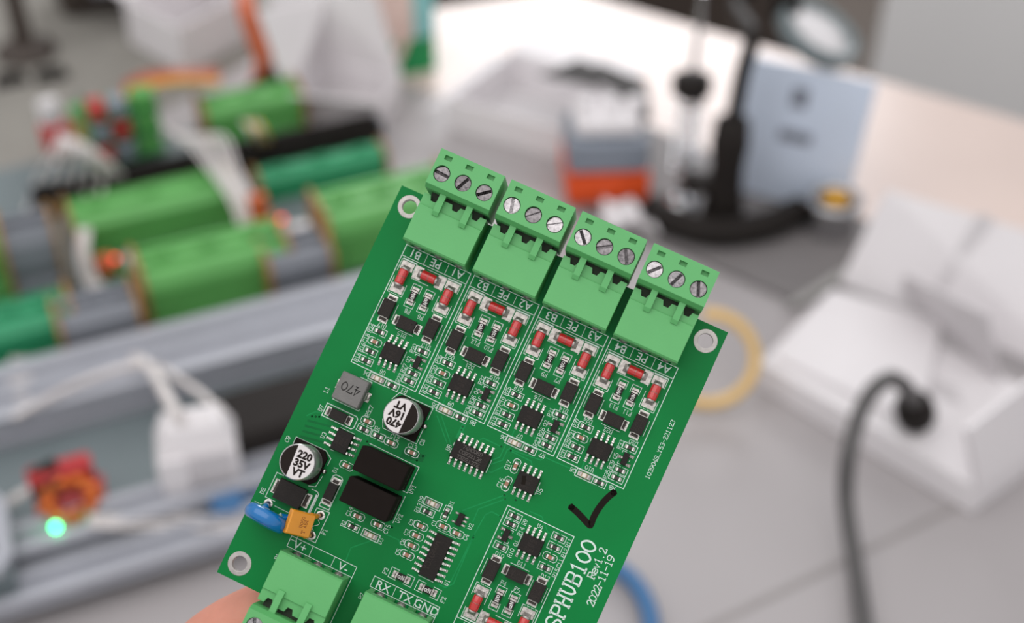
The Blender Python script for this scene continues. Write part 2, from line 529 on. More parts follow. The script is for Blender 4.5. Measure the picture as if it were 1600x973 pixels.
layer(MB().add([(35.2, -42.6, .006), (36.2, -42.6, .006), (36.1, -46.2, .006), (35.2, -46.2, .006)], [(0, 3, 2, 1)]), 'copper_area', 'trace')
via = bm_mesh(MB().lathe([(0.0001, 0.012), (0.09, 0.012)], 8).lathe([(0.1, 0.010), (0.24, 0.010)], 10, 1, False), 'via', ['hole', 'trace'])
for u, v in [(45.2, 43.7), (47.5, 43.6), (50.3, 53), (50.8, 53.7), (51.4, 57.5), (53.0, 52.9), (29.5, 53.2), (30.4, 52.9), (29.6, 54.3), (26.6, 53.4), (35.7, 44.1),
             (35.6, 43.3), (4.2, 55.4), (5, 55.1), (5.7, 54.8), (5.2, 62.1), (30.9, 69.8), (48.0, 64.2), (17.6, 54.5), (18.3, 54.7), (17.8, 55.2), (18.5, 55.5), (46.9, 41.5), (13.2, 44.2)]:
    bpart(via, 'via', u, v)

# ---------------------------------------------------------------- component kinds
def lead_box(L, W, H): return MB().box(-L / 2, L / 2, -W / 2, W / 2, 0, H, b=min(L, W, H) * 0.18)
# chip resistor / capacitor / LED (length along x)
M_RB = bm_mesh(MB().box(-0.52, 0.52, -0.43, 0.43, 0.05, 0.48, b=0.03), 'resistor_body', 'epoxy')
M_CB = bm_mesh(MB().box(-0.45, 0.45, -0.43, 0.43, 0.05, 0.72, b=0.05), 'capacitor_body', 'ceramic')
M_RE = bm_mesh(MB().box(-0.2, 0.2, -0.44, 0.44, 0.03, 0.51, b=0.05).hull([(0.12, -.5, 0.01), (0.12, .5, 0.01), (0.55, -.47, 0.01), (0.55, .47, 0.01), (0.12, -.4, .42), (0.12, .4, .42), (0.5, -.42, .09), (0.5, .42, .09)]), 'end_cap', 'lead_tin')
M_CE = bm_mesh(MB().box(-0.2, 0.2, -0.45, 0.45, 0.03, 0.76, b=0.06).hull([(0.12, -.5, 0.01), (0.12, .5, 0.01), (0.5, -.47, 0.01), (0.5, .47, 0.01), (0.12, -.4, .5), (0.12, .4, .5), (0.46, -.42, .09), (0.46, .42, .09)]), 'end_cap', 'lead_tin')
mk = MB(); stext(mk, '103', 0, 0, 180, 0.5, 0.09, 0.3, 0.49, 0.5)
M_RM = bm_mesh(mk, 'marking', 'chip_print')
M_LB = bm_mesh(MB().box(-0.62, 0.62, -0.55, 0.55, 0.05, 0.42, 1, b=0.04).box(-0.45, 0.45, -0.5, 0.5, 0.40, 0.8, 0, b=0.14), 'led_lens', ['led_body', 'led_edge'])
M_LE = bm_mesh(MB().box(-0.28, 0.28, -0.56, 0.56, 0.02, 0.44, b=0.08).hull([(0.2, -.6, 0.01), (0.2, .6, 0.01), (0.75, -.58, 0.01), (0.75, .58, 0.01), (0.2, -.5, .36), (0.2, .5, .36), (0.7, -.5, .1), (0.7, .5, .1)]), 'end_cap', 'tin')
def resistor(u, v, rot=0):
    o = bpart(M_RB, 'chip_resistor', u, v, rot)
    sub(M_RE, 'end_cap', o, 0.68); sub(M_RE, 'end_cap', o, -0.68, rot=180); sub(M_RM, 'marking', o)
    return o
def capacitor(u, v, rot=0):
    o = bpart(M_CB, 'chip_capacitor', u, v, rot)
    sub(M_CE, 'end_cap', o, 0.62); sub(M_CE, 'end_cap', o, -0.62, rot=180)
    return o
def led(u, v, rot=0):
    o = bpart(M_LB, 'chip_led', u, v, rot, label='cream surface-mount LED')
    sub(M_LE, 'end_cap', o, 0.9); sub(M_LE, 'end_cap', o, -0.9, rot=180)
    return o
# polyfuse with white lettering
M_FB = bm_mesh(MB().box(-0.95, 0.95, -0.74, 0.74, 0.05, 0.6, b=0.05), 'fuse_body', 'epoxy')
M_FE = bm_mesh(MB().prism([(-.42, -.78), (-.42, .78), (-.1, .78), (-.05, .35), (.0, .3), (.05, .35), (.1, .78), (.75, .74), (.75, -.74), (.1, -.78), (.05, -.35), (0, -.3), (-.05, -.35), (-.1, -.78)][::-1], 0.01, 0.3).hull([(-.4, -.7, .2), (-.4, .7, .2), (-.4, -.65, .62), (-.4, .65, .62), (.0, -.65, .58), (.0, .65, .58), (.25, -.6, .28), (.25, .6, .28)]).ball((0.0, 0.0, 0.45), .17, .2, .17, 10, 1), 'end_cap', ['tin', 'hole'])
mk = MB(); stext(mk, 'aN', 0, 0, 0, 0.8, 0.11, 0.78, 0.615, 0.78)
M_FM = bm_mesh(mk, 'marking', 'white_print')
def fuse(u, v, rot=0):
    o = bpart(M_FB, 'chip_fuse', u, v, rot)
    sub(M_FE, 'end_cap', o, 1.32); sub(M_FE, 'end_cap', o, -1.32, rot=180); sub(M_FM, 'marking', o)
    return o
# clamping diode in a black block package
def block_diode(name, L, W, H, text=True, pw=None, label=None):
    pw = pw or W * 0.70
    a, b = L / 2, W / 2
    body = MB()
    body.hull([(sx * (a - dx), sy * (b - dy), z) for sx in (-1, 1) for sy in (-1, 1) for dx, dy, z in ((0.12, 0.12, 0.12), (0, 0, H * 0.5), (0.1, 0.1, H))])
    end = MB()
    end.box(0.0, 1.25, -pw / 2 - .14, pw / 2 + .14, 0.01, 0.07, b=0.02)
    for sy in (-1, 1):
        end.hull([(0.0, sy * pw / 2, 0.05), (0.85, sy * pw / 2, 0.05), (0.0, sy * (pw / 2 - .18), 0.05), (0.85, sy * (pw / 2 - .18), 0.05),
                  (0.0, sy * pw / 2, .5), (0.3, sy * (pw / 2), .3), (0.0, sy * (pw / 2 - .16), .5), (0.3, sy * (pw / 2 - .16), .3)])
    end.box(0.72, 0.95, -pw / 2, pw / 2, 0.05, 0.26, b=0.07)
    end.box(-0.04, 0.12, -pw / 2 + .05, pw / 2 - .05, 0.06, H * 0.55, b=0.03)
    end.box(0.12, 0.72, -pw / 2 + .16, pw / 2 - .16, 0.055, 0.075, 1)  # dark inset painted in for the shadow inside the curved lead
    me = [bm_mesh(body, name, 'epoxy'), bm_mesh(end, 'terminal', ['lead_metal', 'hole'])]  # 'hole' here only colours the dark inset for the lead's shadow
    if text:
        mk = MB()
        stext(mk, 'BL6AK', 0.0, -0.45, 180, 0.85, 0.08, 0.62, H + 0.012)
        stext(mk, '6V8C', 0.1, 0.6, 180, 0.8, 0.08, 0.62, H + 0.012)
        me.append(bm_mesh(mk, 'marking', 'dim_print'))
    def place(u, v, rot=0):
        o = bpart(me[0], name, u, v, rot, label=label)
        sub(me[1], 'terminal', o, a); sub(me[1], 'terminal', o, -a, rot=180)
        if text: sub(me[2], 'marking', o)
        return o
    return place
tvs = block_diode('clamp_diode', 4.15, 2.85, 2.0)
big_diode = block_diode('power_diode', 6.5, 4.7, 2.3, False, 3.0)
slim_diode = block_diode('slim_diode', 3.9, 2.3, 1.7, False, 1.8)
# red glass surge tube (length along x)
RX90 = Matrix.Rotation(PI / 2, 4, 'Y')
g = MB()
pr = [(0.7, -1.74), (0.98, -1.68), (1.07, -1.52), (1.1, -1.3), (1.1, 0), (1.1, 1.3), (1.07, 1.52), (0.98, 1.68), (0.7, 1.74)]
g.lathe(pr, 24, 0, True, Matrix.Translation((0, 0, 1.08)) @ RX90)
M_G = bm_mesh(g, 'surge_tube', 'red_glass')
M_GB = bm_mesh(MB().lathe([(1.1, -0.06), (1.12, -0.04), (1.12, 0.04), (1.1, 0.06)], 24, 0, True, Matrix.Translation((0, 0, 1.08)) @ RX90), 'band', 'band')
ge = MB()
ge.lathe([(0.95, 0.0), (1.0, 0.05), (1.0, 0.4), (0.9, 0.5)], 20, 0, True, Matrix.Translation((0, 0, 1.05)) @ RX90)
ge.hull([(0.1, -1.0, .02), (0.1, 1.0, .02), (1.15, -.9, .02), (1.15, .9, .02), (0.2, -.8, .9), (0.2, .8, .9), (1.0, -.75, .12), (1.0, .75, .12)])
M_GE = bm_mesh(ge, 'end_cap', 'tin')
M_GP = bm_mesh(MB().box(-1.0, 1.0, -1.5, 1.5, 0.005, 0.06, b=0.02), 'solder_pad', 'tin')
def surge(u, v, rot):
    o = bpart(M_G, 'surge_tube', u, v, rot, label='red glass surge tube')
    sub(M_GB, 'band', o)
    for s in (1, -1):
        sub(M_GE, 'end_cap', o, 1.66 * s, rot=0 if s > 0 else 180)
        sub(M_GP, 'solder_pad', o, 2.75 * s)
    return o
# gull-wing chips (leads on +y / -y)
def gull():
    p = [(-0.1, 0.72), (-0.1, 0.9), (0.32, 0.9), (0.56, 0.72), (0.66, 0.3), (1.1, 0.22), (1.12, 0.06), (0.55, 0.1), (0.42, 0.62), (0.3, 0.72)]
    m = MB()
    w = 0.235
    n = len(p)
    vs = [(x, y, z) for x in (-w, w) for y, z in p]
    m.add(vs, [list(range(n)), [n + i for i in range(n)][::-1]] + [(i, n + i, n + (i + 1) % n, (i + 1) % n) for i in range(n)])
    m.hull([(-.3, .5, .01), (.3, .5, .01), (.3, 1.75, .01), (-.3, 1.75, .01), (-.22, .6, .12), (.22, .6, .12), (.2, 1.5, .1), (-.2, 1.5, .1)])
    m.ball((0, 1.2, 0.12), .3, .42, .26, 10)
    return m
M_LEAD = bm_mesh(gull(), 'lead', 'lead_tin')
def soic(name, n, lines, label=None, print_mat='dim_print', th=0.62, dot=True):
    L = {8: 4.9, 14: 8.65, 16: 9.9}[n]
    W = 3.9
    b = MB()
    b.hull([(sx * (L / 2 - d), sy * (W / 2 - d), z) for sx in (-1, 1) for sy in (-1, 1) for d, z in ((0.14, 0.12), (0, 0.8), (0.16, 1.5))])
    mk = MB()
    for i, t in enumerate(lines):
        stext(mk, t, 0, (i - (len(lines) - 1) / 2) * th * 1.55, 0, th, th * 0.13, th * 0.86, 1.515)
    me = bm_mesh(b, name, 'epoxy_soft'); mm = bm_mesh(mk, 'marking', print_mat)
    def place(u, v, rot=0, mrot=0):
        o = bpart(me, name, u, v, rot, label=label)
        k = n // 2
        for i in range(k):
            x = (i - (k - 1) / 2) * 1.27
            sub(M_LEAD, 'lead', o, x, W / 2); sub(M_LEAD, 'lead', o, x, -W / 2, rot=180)
        sub(mm, 'marking', o, rot=mrot)
        return o
    return place
chip8 = soic('logic_chip', 8, ['3085', 'ESA', '21H4'])
chip14 = soic('logic_chip', 14, ['74HC08D', 'C0R32136', 'TXD2137E'], 'black fourteen-pin chip reading 74HC08D', 'chip_print', 0.78)
chip16 = soic('logic_chip', 16, ['Y31G44M', ''], 'black sixteen-pin chip', 'dim_print', 1.1)
# small transistor, leads on +-x; body long along y
M_Q = bm_mesh(MB().hull([(sx * (0.68 - d), sy * (1.42 - d), z) for sx in (-1, 1) for sy in (-1, 1) for d, z in ((0.08, 0.1), (0, 0.5), (0.1, 1.0))]), 'transistor', 'epoxy_soft')
M_QL = bm_mesh(MB().hull([(0, -.22, .3), (0, .22, .3), (0, -.22, .6), (0, .22, .6), (.35, -.2, .15), (.35, .2, .15), (.3, -.2, .5), (.3, .2, .5)]).hull([(.2, -.36, .01), (.2, .36, .01), (1.05, -.4, .01), (1.05, .4, .01), (.3, -.25, .22), (.3, .25, .22), (.85, -.26, .2), (.85, .26, .2)]).ball((.6, 0, .15), .3, .28, .18, 8), 'lead', 'tin')
M_QS = bm_mesh(MB().hull([(0, -.16, .3), (0, .16, .3), (0, -.16, .55), (0, .16, .55), (.35, -.16, .12), (.35, .16, .12)]).hull([(.2, -.24, .01), (.2, .24, .01), (1.0, -.24, .01), (1.0, .24, .01), (.3, -.18, .2), (.3, .18, .2), (.8, -.18, .18), (.8, .18, .18)]), 'lead', 'tin')
def transistor(u, v, rot=0):
    o = bpart(M_Q, 'transistor', u, v, rot)
    sub(M_QL, 'lead', o, -0.6, 0, rot=180); sub(M_QL, 'lead', o, 0.6, 1.0); sub(M_QL, 'lead', o, 0.6, -1.0)
    return o
def reg5(u, v, rot=0):
    o = bpart(M_Q, 'regulator', u, v, rot)
    for y in (1.0, -1.0): sub(M_QS, 'lead', o, -0.6, y, rot=180)
    for y in (0.95, 0, -0.95): sub(M_QS, 'lead', o, 0.6, y)
    return o

# ---------------------------------------------------------------- silkscreen and channels
silk = MB()
Zs = 0.02
def sl(*p, w=0.17): silk.ribbon([(u, -v) for u, v in p], w * 0.82, Zs)
def rot_pts(pts, u, v, rot):
    c, s = math.cos(rad(rot)), math.sin(rad(rot))
    return [(u + x * c + y * s, v - (x * s * 1 - y * c) ) if False else (u + x * c - y * s, v - (x * s + y * c)) for x, y in pts]
def br_res(u, v, rot=0, L=1.6, H=0.78):
    for s in (1, -1):
        sl(*rot_pts([(s * 0.25, H), (s * L, H), (s * L, -H), (s * 0.25, -H)], u, v, rot), w=0.15)
def br_cap(u, v, rot=0, L=1.6, H=0.8):
    for s in (1, -1):
        sl(*rot_pts([(s * 0.25, H), (s * (L - .4), H), (s * L, H - .4), (s * L, -H + .4), (s * (L - .4), -H), (s * 0.25, -H)], u, v, rot), w=0.15)
def br_led(u, v, rot=0, L=2.0, H=0.85):
    silk.ribbon([(x, -y) for x, y in rot_pts([(L, H), (-L, H), (-L, -H), (L, -H)], u, v, rot)], 0.15, Zs, 0, True)
def br_fuse(u, v, rot=0, L=2.75, H=1.15):
    for s in (1, -1):
        sl(*rot_pts([(s * 0.95, H), (s * L, H), (s * L, -H), (s * 0.95, -H)], u, v, rot), w=0.15)
    sl(*rot_pts([(L, H), (L, -H)], u, v, rot), w=0.2)
def dsg(s, u, v, rot=0, h=0.92): stext(silk, s, u, v, rot, h, 0.095, h * 0.76, Zs, 0.62)

CH = [['R24', 'C18', 'R16', 'R18', 'U6', 'R20', 'Q3', 'R27', 'R22', 'D4', 'R3', 'F8', 'F6', 'D17', 'D15', 'D13'],
      ['R36', 'C20', 'R28', 'R30', 'U9', 'R32', 'Q4', 'R38', 'R34', 'D5', 'R6', 'F12', 'F10', 'D23', 'D21', 'D19'],
      ['R25', 'C19', 'R17', 'R19', 'U7', 'R21', 'Q2', 'R26', 'R23', 'D6', 'R7', 'F9', 'F7', 'D18', 'D16', 'D14'],
      ['R37', 'C21', 'R29', 'R31', 'U10', 'R33', 'Q5', 'R39', 'R35', 'D8', 'R8', 'F13', 'F11', 'D24', 'D22', 'D20']]
for k in range(5):
    flip = k == 4
    if flip:
        T = lambda u, v: (74.72 - u, 95.42 - v); dr = 180
    else:
        T = lambda u, v, k=k: (u + 16.82 * k, v); dr = 0
    L_ = lambda *p, w=0.17: sl(*[T(*q) for q in p], w=w)
    # frame and label strip
    L_((6.85, 11.7), (6.85, 40.75), (22.8, 40.75), (22.8, 11.7), w=0.2)
    L_((6.85, 11.75), (22.8, 11.75)); L_((6.85, 14.35), (22.8, 14.35))
    L_((12.2, 11.75), (12.2, 14.35), w=0.14); L_((17.45, 11.75), (17.45, 14.35), w=0.14)
    names = ['B%d' % (k + 1), 'PE', 'A%d' % (k + 1)]
    for t, u in zip(names, (9.55, 14.7, 20.0)):
        uu, vv = T(u, 13.05)
        ftext(silk, t, uu, vv, 180 if not flip else 0, 1.8, Zs, 0.006)
    # surge tubes
    for u, d in ((9.1, 0), (20.2, 0)):
        uu, vv = T(u, 18.9); surge(uu, vv, 90)
        L_((u - 1.75, 17.9), (u - 1.75, 15.0), w=0.15); L_((u - 1.75, 19.3), (u - 1.75, 23.0), w=0.15); L_((u + 1.75, 20.2), (u + 1.75, 23.0), w=0.15)
        L_((u + 1.75, 15.0), (u + 1.75, 17.2), w=0.15)
        for q in range(4): L_((u - 1.75 + q * .95, 23.0), (u - 1.75 + q * .95 + .62, 23.0), w=0.15)
        L_((u - 1.5, 14.85), (u + 1.7, 14.85), w=0.36)
    uu, vv = T(14.68, 16.5); surge(uu, vv, 0)
    L_((11.0, 14.95), (11.0, 18.2), (15.2, 18.25), w=0.15); L_((13.6, 14.9), (18.4, 14.9), w=0.15); L_((18.35, 14.9), (18.35, 18.2), w=0.15)
    # fuses
    for i, u in enumerate((13.15, 16.35)):
        uu, vv = T(u, 21.75)
        fuse(uu, vv, 90 if (i + k) % 2 == 0 else -90); br_fuse(uu, vv, 90 + dr, 2.7, 1.05)
    # clamping diodes
    for u, v, r in ((9.2, 26.65, 90), (20.15, 26.65, 90), (14.72, 28.1, 0)):
        uu, vv = T(u, v); tvs(uu, vv, r + dr)
    L_((11.0, 24.9), (11.0, 28.6), w=0.16); L_((21.95, 24.9), (21.95, 28.6), w=0.16); L_((12.6, 29.85), (17.0, 29.85), w=0.16)
    L_((7.4, 24.9), (7.4, 28.2), w=0.12)
    # small parts
    for u, v in ((9.78, 32.05), (9.75, 36.9), (9.78, 39.15), (20.42, 32.05), (20.5, 37.4), (20.48, 39.25)):
        uu, vv = T(u, v); resistor(uu, vv, dr); br_res(uu, vv)
    uu, vv = T(9.78, 34.55); capacitor(uu, vv, dr); br_cap(uu, vv)
    uu, vv = T(14.6, 35.2); chip8(uu, vv, dr, 180)
    L_((11.95, 33.7), (11.95, 34.5), w=0.14); L_((17.25, 33.6), (17.25, 36.6), w=0.16)
    uu, vv = T(20.45, 34.72); transistor(uu, vv, dr)
    L_((19.3, 33.6), (19.3, 33.2), (20.2, 33.2), w=0.15); L_((19.3, 35.7), (19.3, 36.2), (20.0, 36.2), w=0.15); L_((21.5, 34.6), (21.5, 34.9), w=0.15)
    if not flip:
        uu, vv = T(13.9, 41.72); led(uu, vv, 0); br_led(uu, vv)
        uu, vv = T(17.45, 41.72); resistor(uu, vv, 0); br_res(uu, vv)
        n = CH[k]
        for t, u, v, r in ((n[0], 7.62, 32.1, 90), (n[1], 7.62, 34.6, 90), (n[2], 7.65, 36.85, 90), (n[3], 7.68, 39.3, 90), (n[4], 14.3, 39.9, 180), (n[5], 18.25, 32.3, 90),
                           (n[6], 18.3, 34.95, 90), (n[7], 18.2, 37.1, 90), (n[8], 18.2, 39.45, 90), (n[9], 11.15, 41.7, 180), (n[10], 20.5, 41.65, 180), (n[11], 13.5, 25.35, 180),
                           (n[12], 16.7, 25.35, 180), (n[13], 9.65, 30.55, 180), (n[14], 14.55, 30.65, 180), (n[15], 20.65, 30.7, 180)):
            dsg(t, u + 16.82 * k, v, r)
for t, u, v, r in (('D10', 54.8, 65.1, 0), ('U4', 60.25, 55.85, 0), ('R9', 56.8, 56.4, 90), ('R14', 56.85, 58.6, 90), ('Q1', 57.0, 61.3, 90), ('R10', 56.85, 63.7, 90), ('R11', 67.4, 56.4, 90),
                   ('R12', 67.45, 58.75, 90), ('C11', 67.45, 61.2, 90), ('R15', 67.5, 63.45, 90), ('F4', 58.1, 70.25, 0), ('F5', 61.35, 70.25, 0), ('D11', 60.0, 64.87, 0), ('D12', 65.8, 65.2, 0)):
    dsg(t, u, v, r)

# ---------------------------------------------------------------- the other parts
for u, v in ((16.0, 53.1), (19.5, 53.1), (22.95, 73.33), (36.5, 63.42)): resistor(u, v); br_res(u, v)
resistor(40.4, 61.95, 90); br_res(40.4, 61.95, 90)
for u, v in ((16.0, 51.15), (22.75, 53.2), (27.83, 53.2), (15.95, 61.9), (22.95, 70.78), (27.83, 70.55), (36.5, 66.8), (36.52, 69.1), (36.52, 71.43), (36.47, 73.72), (40.97, 64.8), (44.4, 64.87)):
    capacitor(u, v); br_cap(u, v)
for u, v in ((49.85, 46.2), (49.73, 50.53)): capacitor(u, v, 90); br_cap(u, v, 90)
for u, v in ((27.36, 73.35), (36.8, 61.35)): led(u, v); br_led(u, v)
for u, v in ((37.4, 78.58), (43.85, 78.6)): fuse(u, v); br_fuse(u, v)
chip14(40.02, 48.38); chip8(53.6, 48.43, 0, 180); chip8(12.85, 57.5, 90); chip16(42.38, 71.33, 90)
sl((44.55, 47.2), (44.55, 50.2)); sl((35.45, 47.2), (35.45, 47.9)); sl((35.45, 48.7), (35.45, 49.6))
sl((56.3, 47.2), (56.3, 50.0)); sl((40.2, 66.0), (44.6, 66.0), w=0.12); sl((40.6, 76.6), (44.2, 76.6), w=0.14)
sl((11.1, 54.9), (14.6, 54.9), w=0.12); sl((11.1, 60.2), (12.0, 60.2), w=0.12)
reg5(43.75, 61.85)
slim_diode(9.65, 52.8); slim_diode(15.4, 68.45, 90); big_diode(7.5, 72.6)
# outlines
silk.ribbon([(6.05, -51.25), (13.3, -51.25), (13.75, -51.7), (13.75, -53.8), (13.3, -54.25), (6.05, -54.25)], 0.17, Zs, 0, True)
silk.ribbon([(14.2, -72.35), (16.6, -72.35), (16.6, -65.2), (16.1, -64.7), (14.7, -64.7), (14.2, -65.2)], 0.17, Zs, 0, True)
sl((4.9, 75.7), (2.5, 75.7), (2.5, 69.8), (4.2, 69.8)); sl((11.2, 69.8), (12.6, 69.8), (13.1, 70.3), (13.1, 75.4)); sl((12.75, 70.6), (12.75, 75.4), w=0.5)
sl((10.3, 43.0), (13.15, 43.0), (13.15, 45.0)); sl((6.7, 49.95), (13.15, 49.95), (13.15, 48.0)); sl((6.75, 49.95), (6.75, 48.6))
sl((18.75, 44.4), (19.7, 42.4), (27.95, 42.4), (27.95, 45.2)); sl((27.95, 47.6), (27.95, 51.05), (19.7, 51.05), (18.75, 49.2))
sl((3.0, 62.8), (3.0, 60.95), (10.4, 60.9), (12.1, 62.0), (12.1, 63.6)); sl((12.1, 66.3), (11.7, 69.0), (10.2, 69.5))
sl((18.5, 55.35), (30.7, 55.45), (30.7, 61.6), (29.7, 61.6)); sl((30.65, 62.5), (30.65, 68.8))
sl((14.0, 73.0), (14.0, 80.0), (17.0, 80.0), (17.0, 72.75), (14.0, 73.0))
sl(*[(15.45 + 0.55 * math.sin(i * 2 * PI / 12), 75.3 + i * 0.21) for i in range(13)], w=0.13)
sl((2.1, 77.6), (2.5, 77.4)); sl((5.3, 76.6), (12.9, 76.7), (12.9, 81.6), (11.5, 81.6), w=0.15)
silk.add([(7.2, -77.3, Zs), (7.7, -78.3, Zs), (6.7, -78.3, Zs)], [(0, 2, 1)])
# connector label boxes
def lab_box(u0, u1, s1, s2, texts, right):
    sl((u0, 83.3), (u0, 80.85), (u1, 80.85), (u1, 95)); sl((u0, 83.3), (u1, 83.3)); sl((s1, 80.85), (s1, 83.3), w=0.14); sl((s2, 80.85), (s2, 83.3), w=0.14)
    for t, u in texts: ftext(silk, t, u, 82.1, 0, 1.8, Zs, 0.006)
lab_box(11.6, 27.6, 16.95, 22.3, (('V+', 14.3), ('V-', 24.9)), True)
lab_box(32.0, 47.75, 37.3, 42.45, (('RX', 34.65), ('TX', 40.0), ('GND', 45.15)), True)
for t, u, v, r in (('L1', 4.6, 48.7, 90), ('D7', 5.2, 52.9, 90), ('U3', 8.35, 58.1, 90), ('R5', 15.3, 49.6, 90), ('C7', 15.35, 48.3, 90), ('R4', 18.6, 51.75, 0), ('C12', 23.0, 51.75, 0), ('C13', 27.4, 51.9, 0),
                   ('C8', 28.95, 50.2, 90), ('D1', 14.05, 63.8, 90), ('C9', 1.45, 62.2, 90), ('D2', 1.4, 74.8, 90), ('F1', 17.8, 77.0, 90), ('C14', 20.85, 70.65, 90), ('R2', 20.8, 73.6, 90), ('D3', 29.85, 73.55, 90),
                   ('C15', 30.05, 70.6, 90), ('UV1', 31.45, 60.4, 90), ('UV2', 31.5, 67.4, 90), ('D9', 34.1, 61.5, 90), ('R13', 34.25, 63.5, 90), ('R1', 40.55, 59.6, 90), ('U2', 46.45, 62.3, 90), ('C2', 34.3, 66.95, 90),
                   ('C3', 34.25, 69.35, 90), ('C6', 34.4, 71.6, 90), ('C5', 34.4, 74.0, 90), ('C1', 38.9, 64.95, 90), ('C4', 46.5, 64.8, 90), ('U1', 46.95, 75.4, 90), ('F3', 33.65, 78.9, 90), ('F2', 47.75, 79.1, 90),
                   ('U8', 34.75, 48.8, 90), ('U5', 57.0, 49.0, 90), ('C17', 48.2, 46.7, 90), ('C16', 48.3, 50.9, 90), ('P1', 10.7, 86.3, 90), ('P2', 31.2, 86.0, 90), ('T1', 1.3, 77.9, 90)):
    dsg(t, u, v, r)
stext(silk, 'SPHUB100', 71.5, 64.2, 90, 3.3, 0.42, 2.58, Zs, 0.62)
stext(silk, 'Rev1.2', 74.75, 57.7, 90, 1.62, 0.2, 1.17, Zs, 0.7)
stext(silk, '2022-11-19', 77.0, 60.8, 90, 1.62, 0.2, 1.17, Zs, 0.7)
stext(silk, '103904S_Y53-221123', 77.0, 29.6, 90, 0.95, 0.12, 0.78, Zs, 0.66)
layer(silk, 'silkscreen_print', 'silk', 'white printed lettering and outlines')
# marker tick
tk = MB()
P = [(64.7, -49.15), (66.4, -49.65), (68.2, -50.35), (69.75, -50.95), (70.05, -50.6), (69.95, -49.0), (70.1, -47.2), (70.5, -45.3), (71.1, -43.6), (71.7, -42.4)]
tk.ribbon([p.to_2d()[:] for p in smooth_path([(x, y, 0) for x, y in P], 4)], 1.42, 0.03)
for x, y in (P[0], P[-1]): tk.lathe([(0.0001, 0.03), (0.71, 0.03)], 16, 0, False, Matrix.Translation((x, y, 0)))
dt = MB().ribbon([(52.6, -47.6), (52.9, -48.2), (53.0, -48.8)], 0.9, 1.53)
layer(dt, 'marker_dot', 'marker', 'black marker dab on a chip')
layer(tk, 'marker_tick', 'marker', 'black tick drawn with a marker pen')

# inductor
o = bpart(bm_mesh(MB().box(-3.2, 3.2, -3.2, 3.2, 0.15, 4.0, b=0.22), 'inductor', 'ferrite'), 'inductor', 10.15, 46.4, label='grey square inductor marked 470')
mk = MB(); stext(mk, '470', 0, -0.2, 180, 1.9, 0.26, 1.5, 4.012, 0.62)
sub(bm_mesh(mk, 'marking', 'ferrite_ink'), 'marking', o)
tm = bm_mesh(MB().box(0, 0.9, -1.1, 1.1, 0.01, 0.1, b=.03).hull([(-.05, -.9, .05), (-.05, .9, .05), (.5, -.8, .05), (.5, .8, .05), (-.05, -.85, 1.4), (-.05, .85, 1.4), (.2, -.8, 1.2), (.2, .8, 1.2)]).ball((.45, 0.2, .2), .45, .8, .35, 10), 'terminal', 'lead_metal')
sub(tm, 'terminal', o, 3.2); sub(tm, 'terminal', o, -3.2, rot=180)

# electrolytic capacitors
def electrolytic(u, v, rot, lines, side, R, H, base_side, label):
    o = thing_part = bpart(bm_mesh(MB().lathe([(R * .96, 1.3), (R, 1.5), (R, 2.1), (R * .93, 2.4), (R, 2.7), (R, H - .25), (R - .25, H)], 40), 'electrolytic_capacitor', 'can'), 'electrolytic_capacitor', u, v, 0, label=label)
    a = R + 0.15; c = 1.3
    pts = [(a, a), (-a, a), (-a, -a), (a, -a)]
    if base_side > 0: pts = [(a, a), (-a + c, a), (-a, a - c), (-a, -a + c), (-a + c, -a), (a, -a)]
    else: pts = [(a - c, a), (-a, a), (-a, -a), (a - c, -a), (a, -a + c), (a, a - c)]
    sub(bm_mesh(MB().prism(pts, 0.1, 1.5), 'base', 'module_black'), 'base', o)
    # printed top: white disc with a dark segment
    lo, hi = [], []
    n = 48; cut = R * 0.28
    r = R - 0.28
    a0 = math.acos(cut / r)
    seg = [(r * math.cos(-a0 + 2 * a0 * i / 20), r * math.sin(-a0 + 2 * a0 * i / 20)) for i in range(21)]
    rest = [(r * math.cos(a0 + (2 * PI - 2 * a0) * i / 36), r * math.sin(a0 + (2 * PI - 2 * a0) * i / 36)) for i in range(37)]
    top = MB()
    for poly, mi in ((rest, 0), (seg, 1)):
        top.add([(x, y, H + 0.012) for x, y in poly], [list(range(len(poly)))], mi)
    t = sub(bm_mesh(top, 'printed_top', ['can_top', 'can_ink']), 'printed_top', o, rot=0 if side > 0 else 180 + rot)
    mk = MB()
    for i, s in enumerate(lines): ftext(mk, s, 0, (i - 1) * R * 0.49, 0, R * 0.39, H + 0.025, 0.05)
    sub(bm_mesh(mk, 'marking', 'can_ink'), 'marking', o, -R * 0.22 if side > 0 else R * 0.26, 0, 0, rot)
    tm = bm_mesh(MB().box(-.3, .75, -.45, .45, 0.02, 0.18, b=.04).ball((.35, 0, .3), .62, .62, .5, 12), 'terminal', 'lead_metal')
    sub(tm, 'terminal', o, a + .1, -0.1); sub(tm, 'terminal', o, -a - .1, 0.1, rot=180)
    return o
electrolytic(23.45, 46.75, 182, ['470', '16V', 'VT'], 1, 3.95, 9.2, 1, 'silver can capacitor marked 470 16V VT')
electrolytic(7.45, 65.05, 3, ['220', '35V', 'VT'], -1, 3.95, 9.4, -1, 'silver can capacitor marked 220 35V VT')

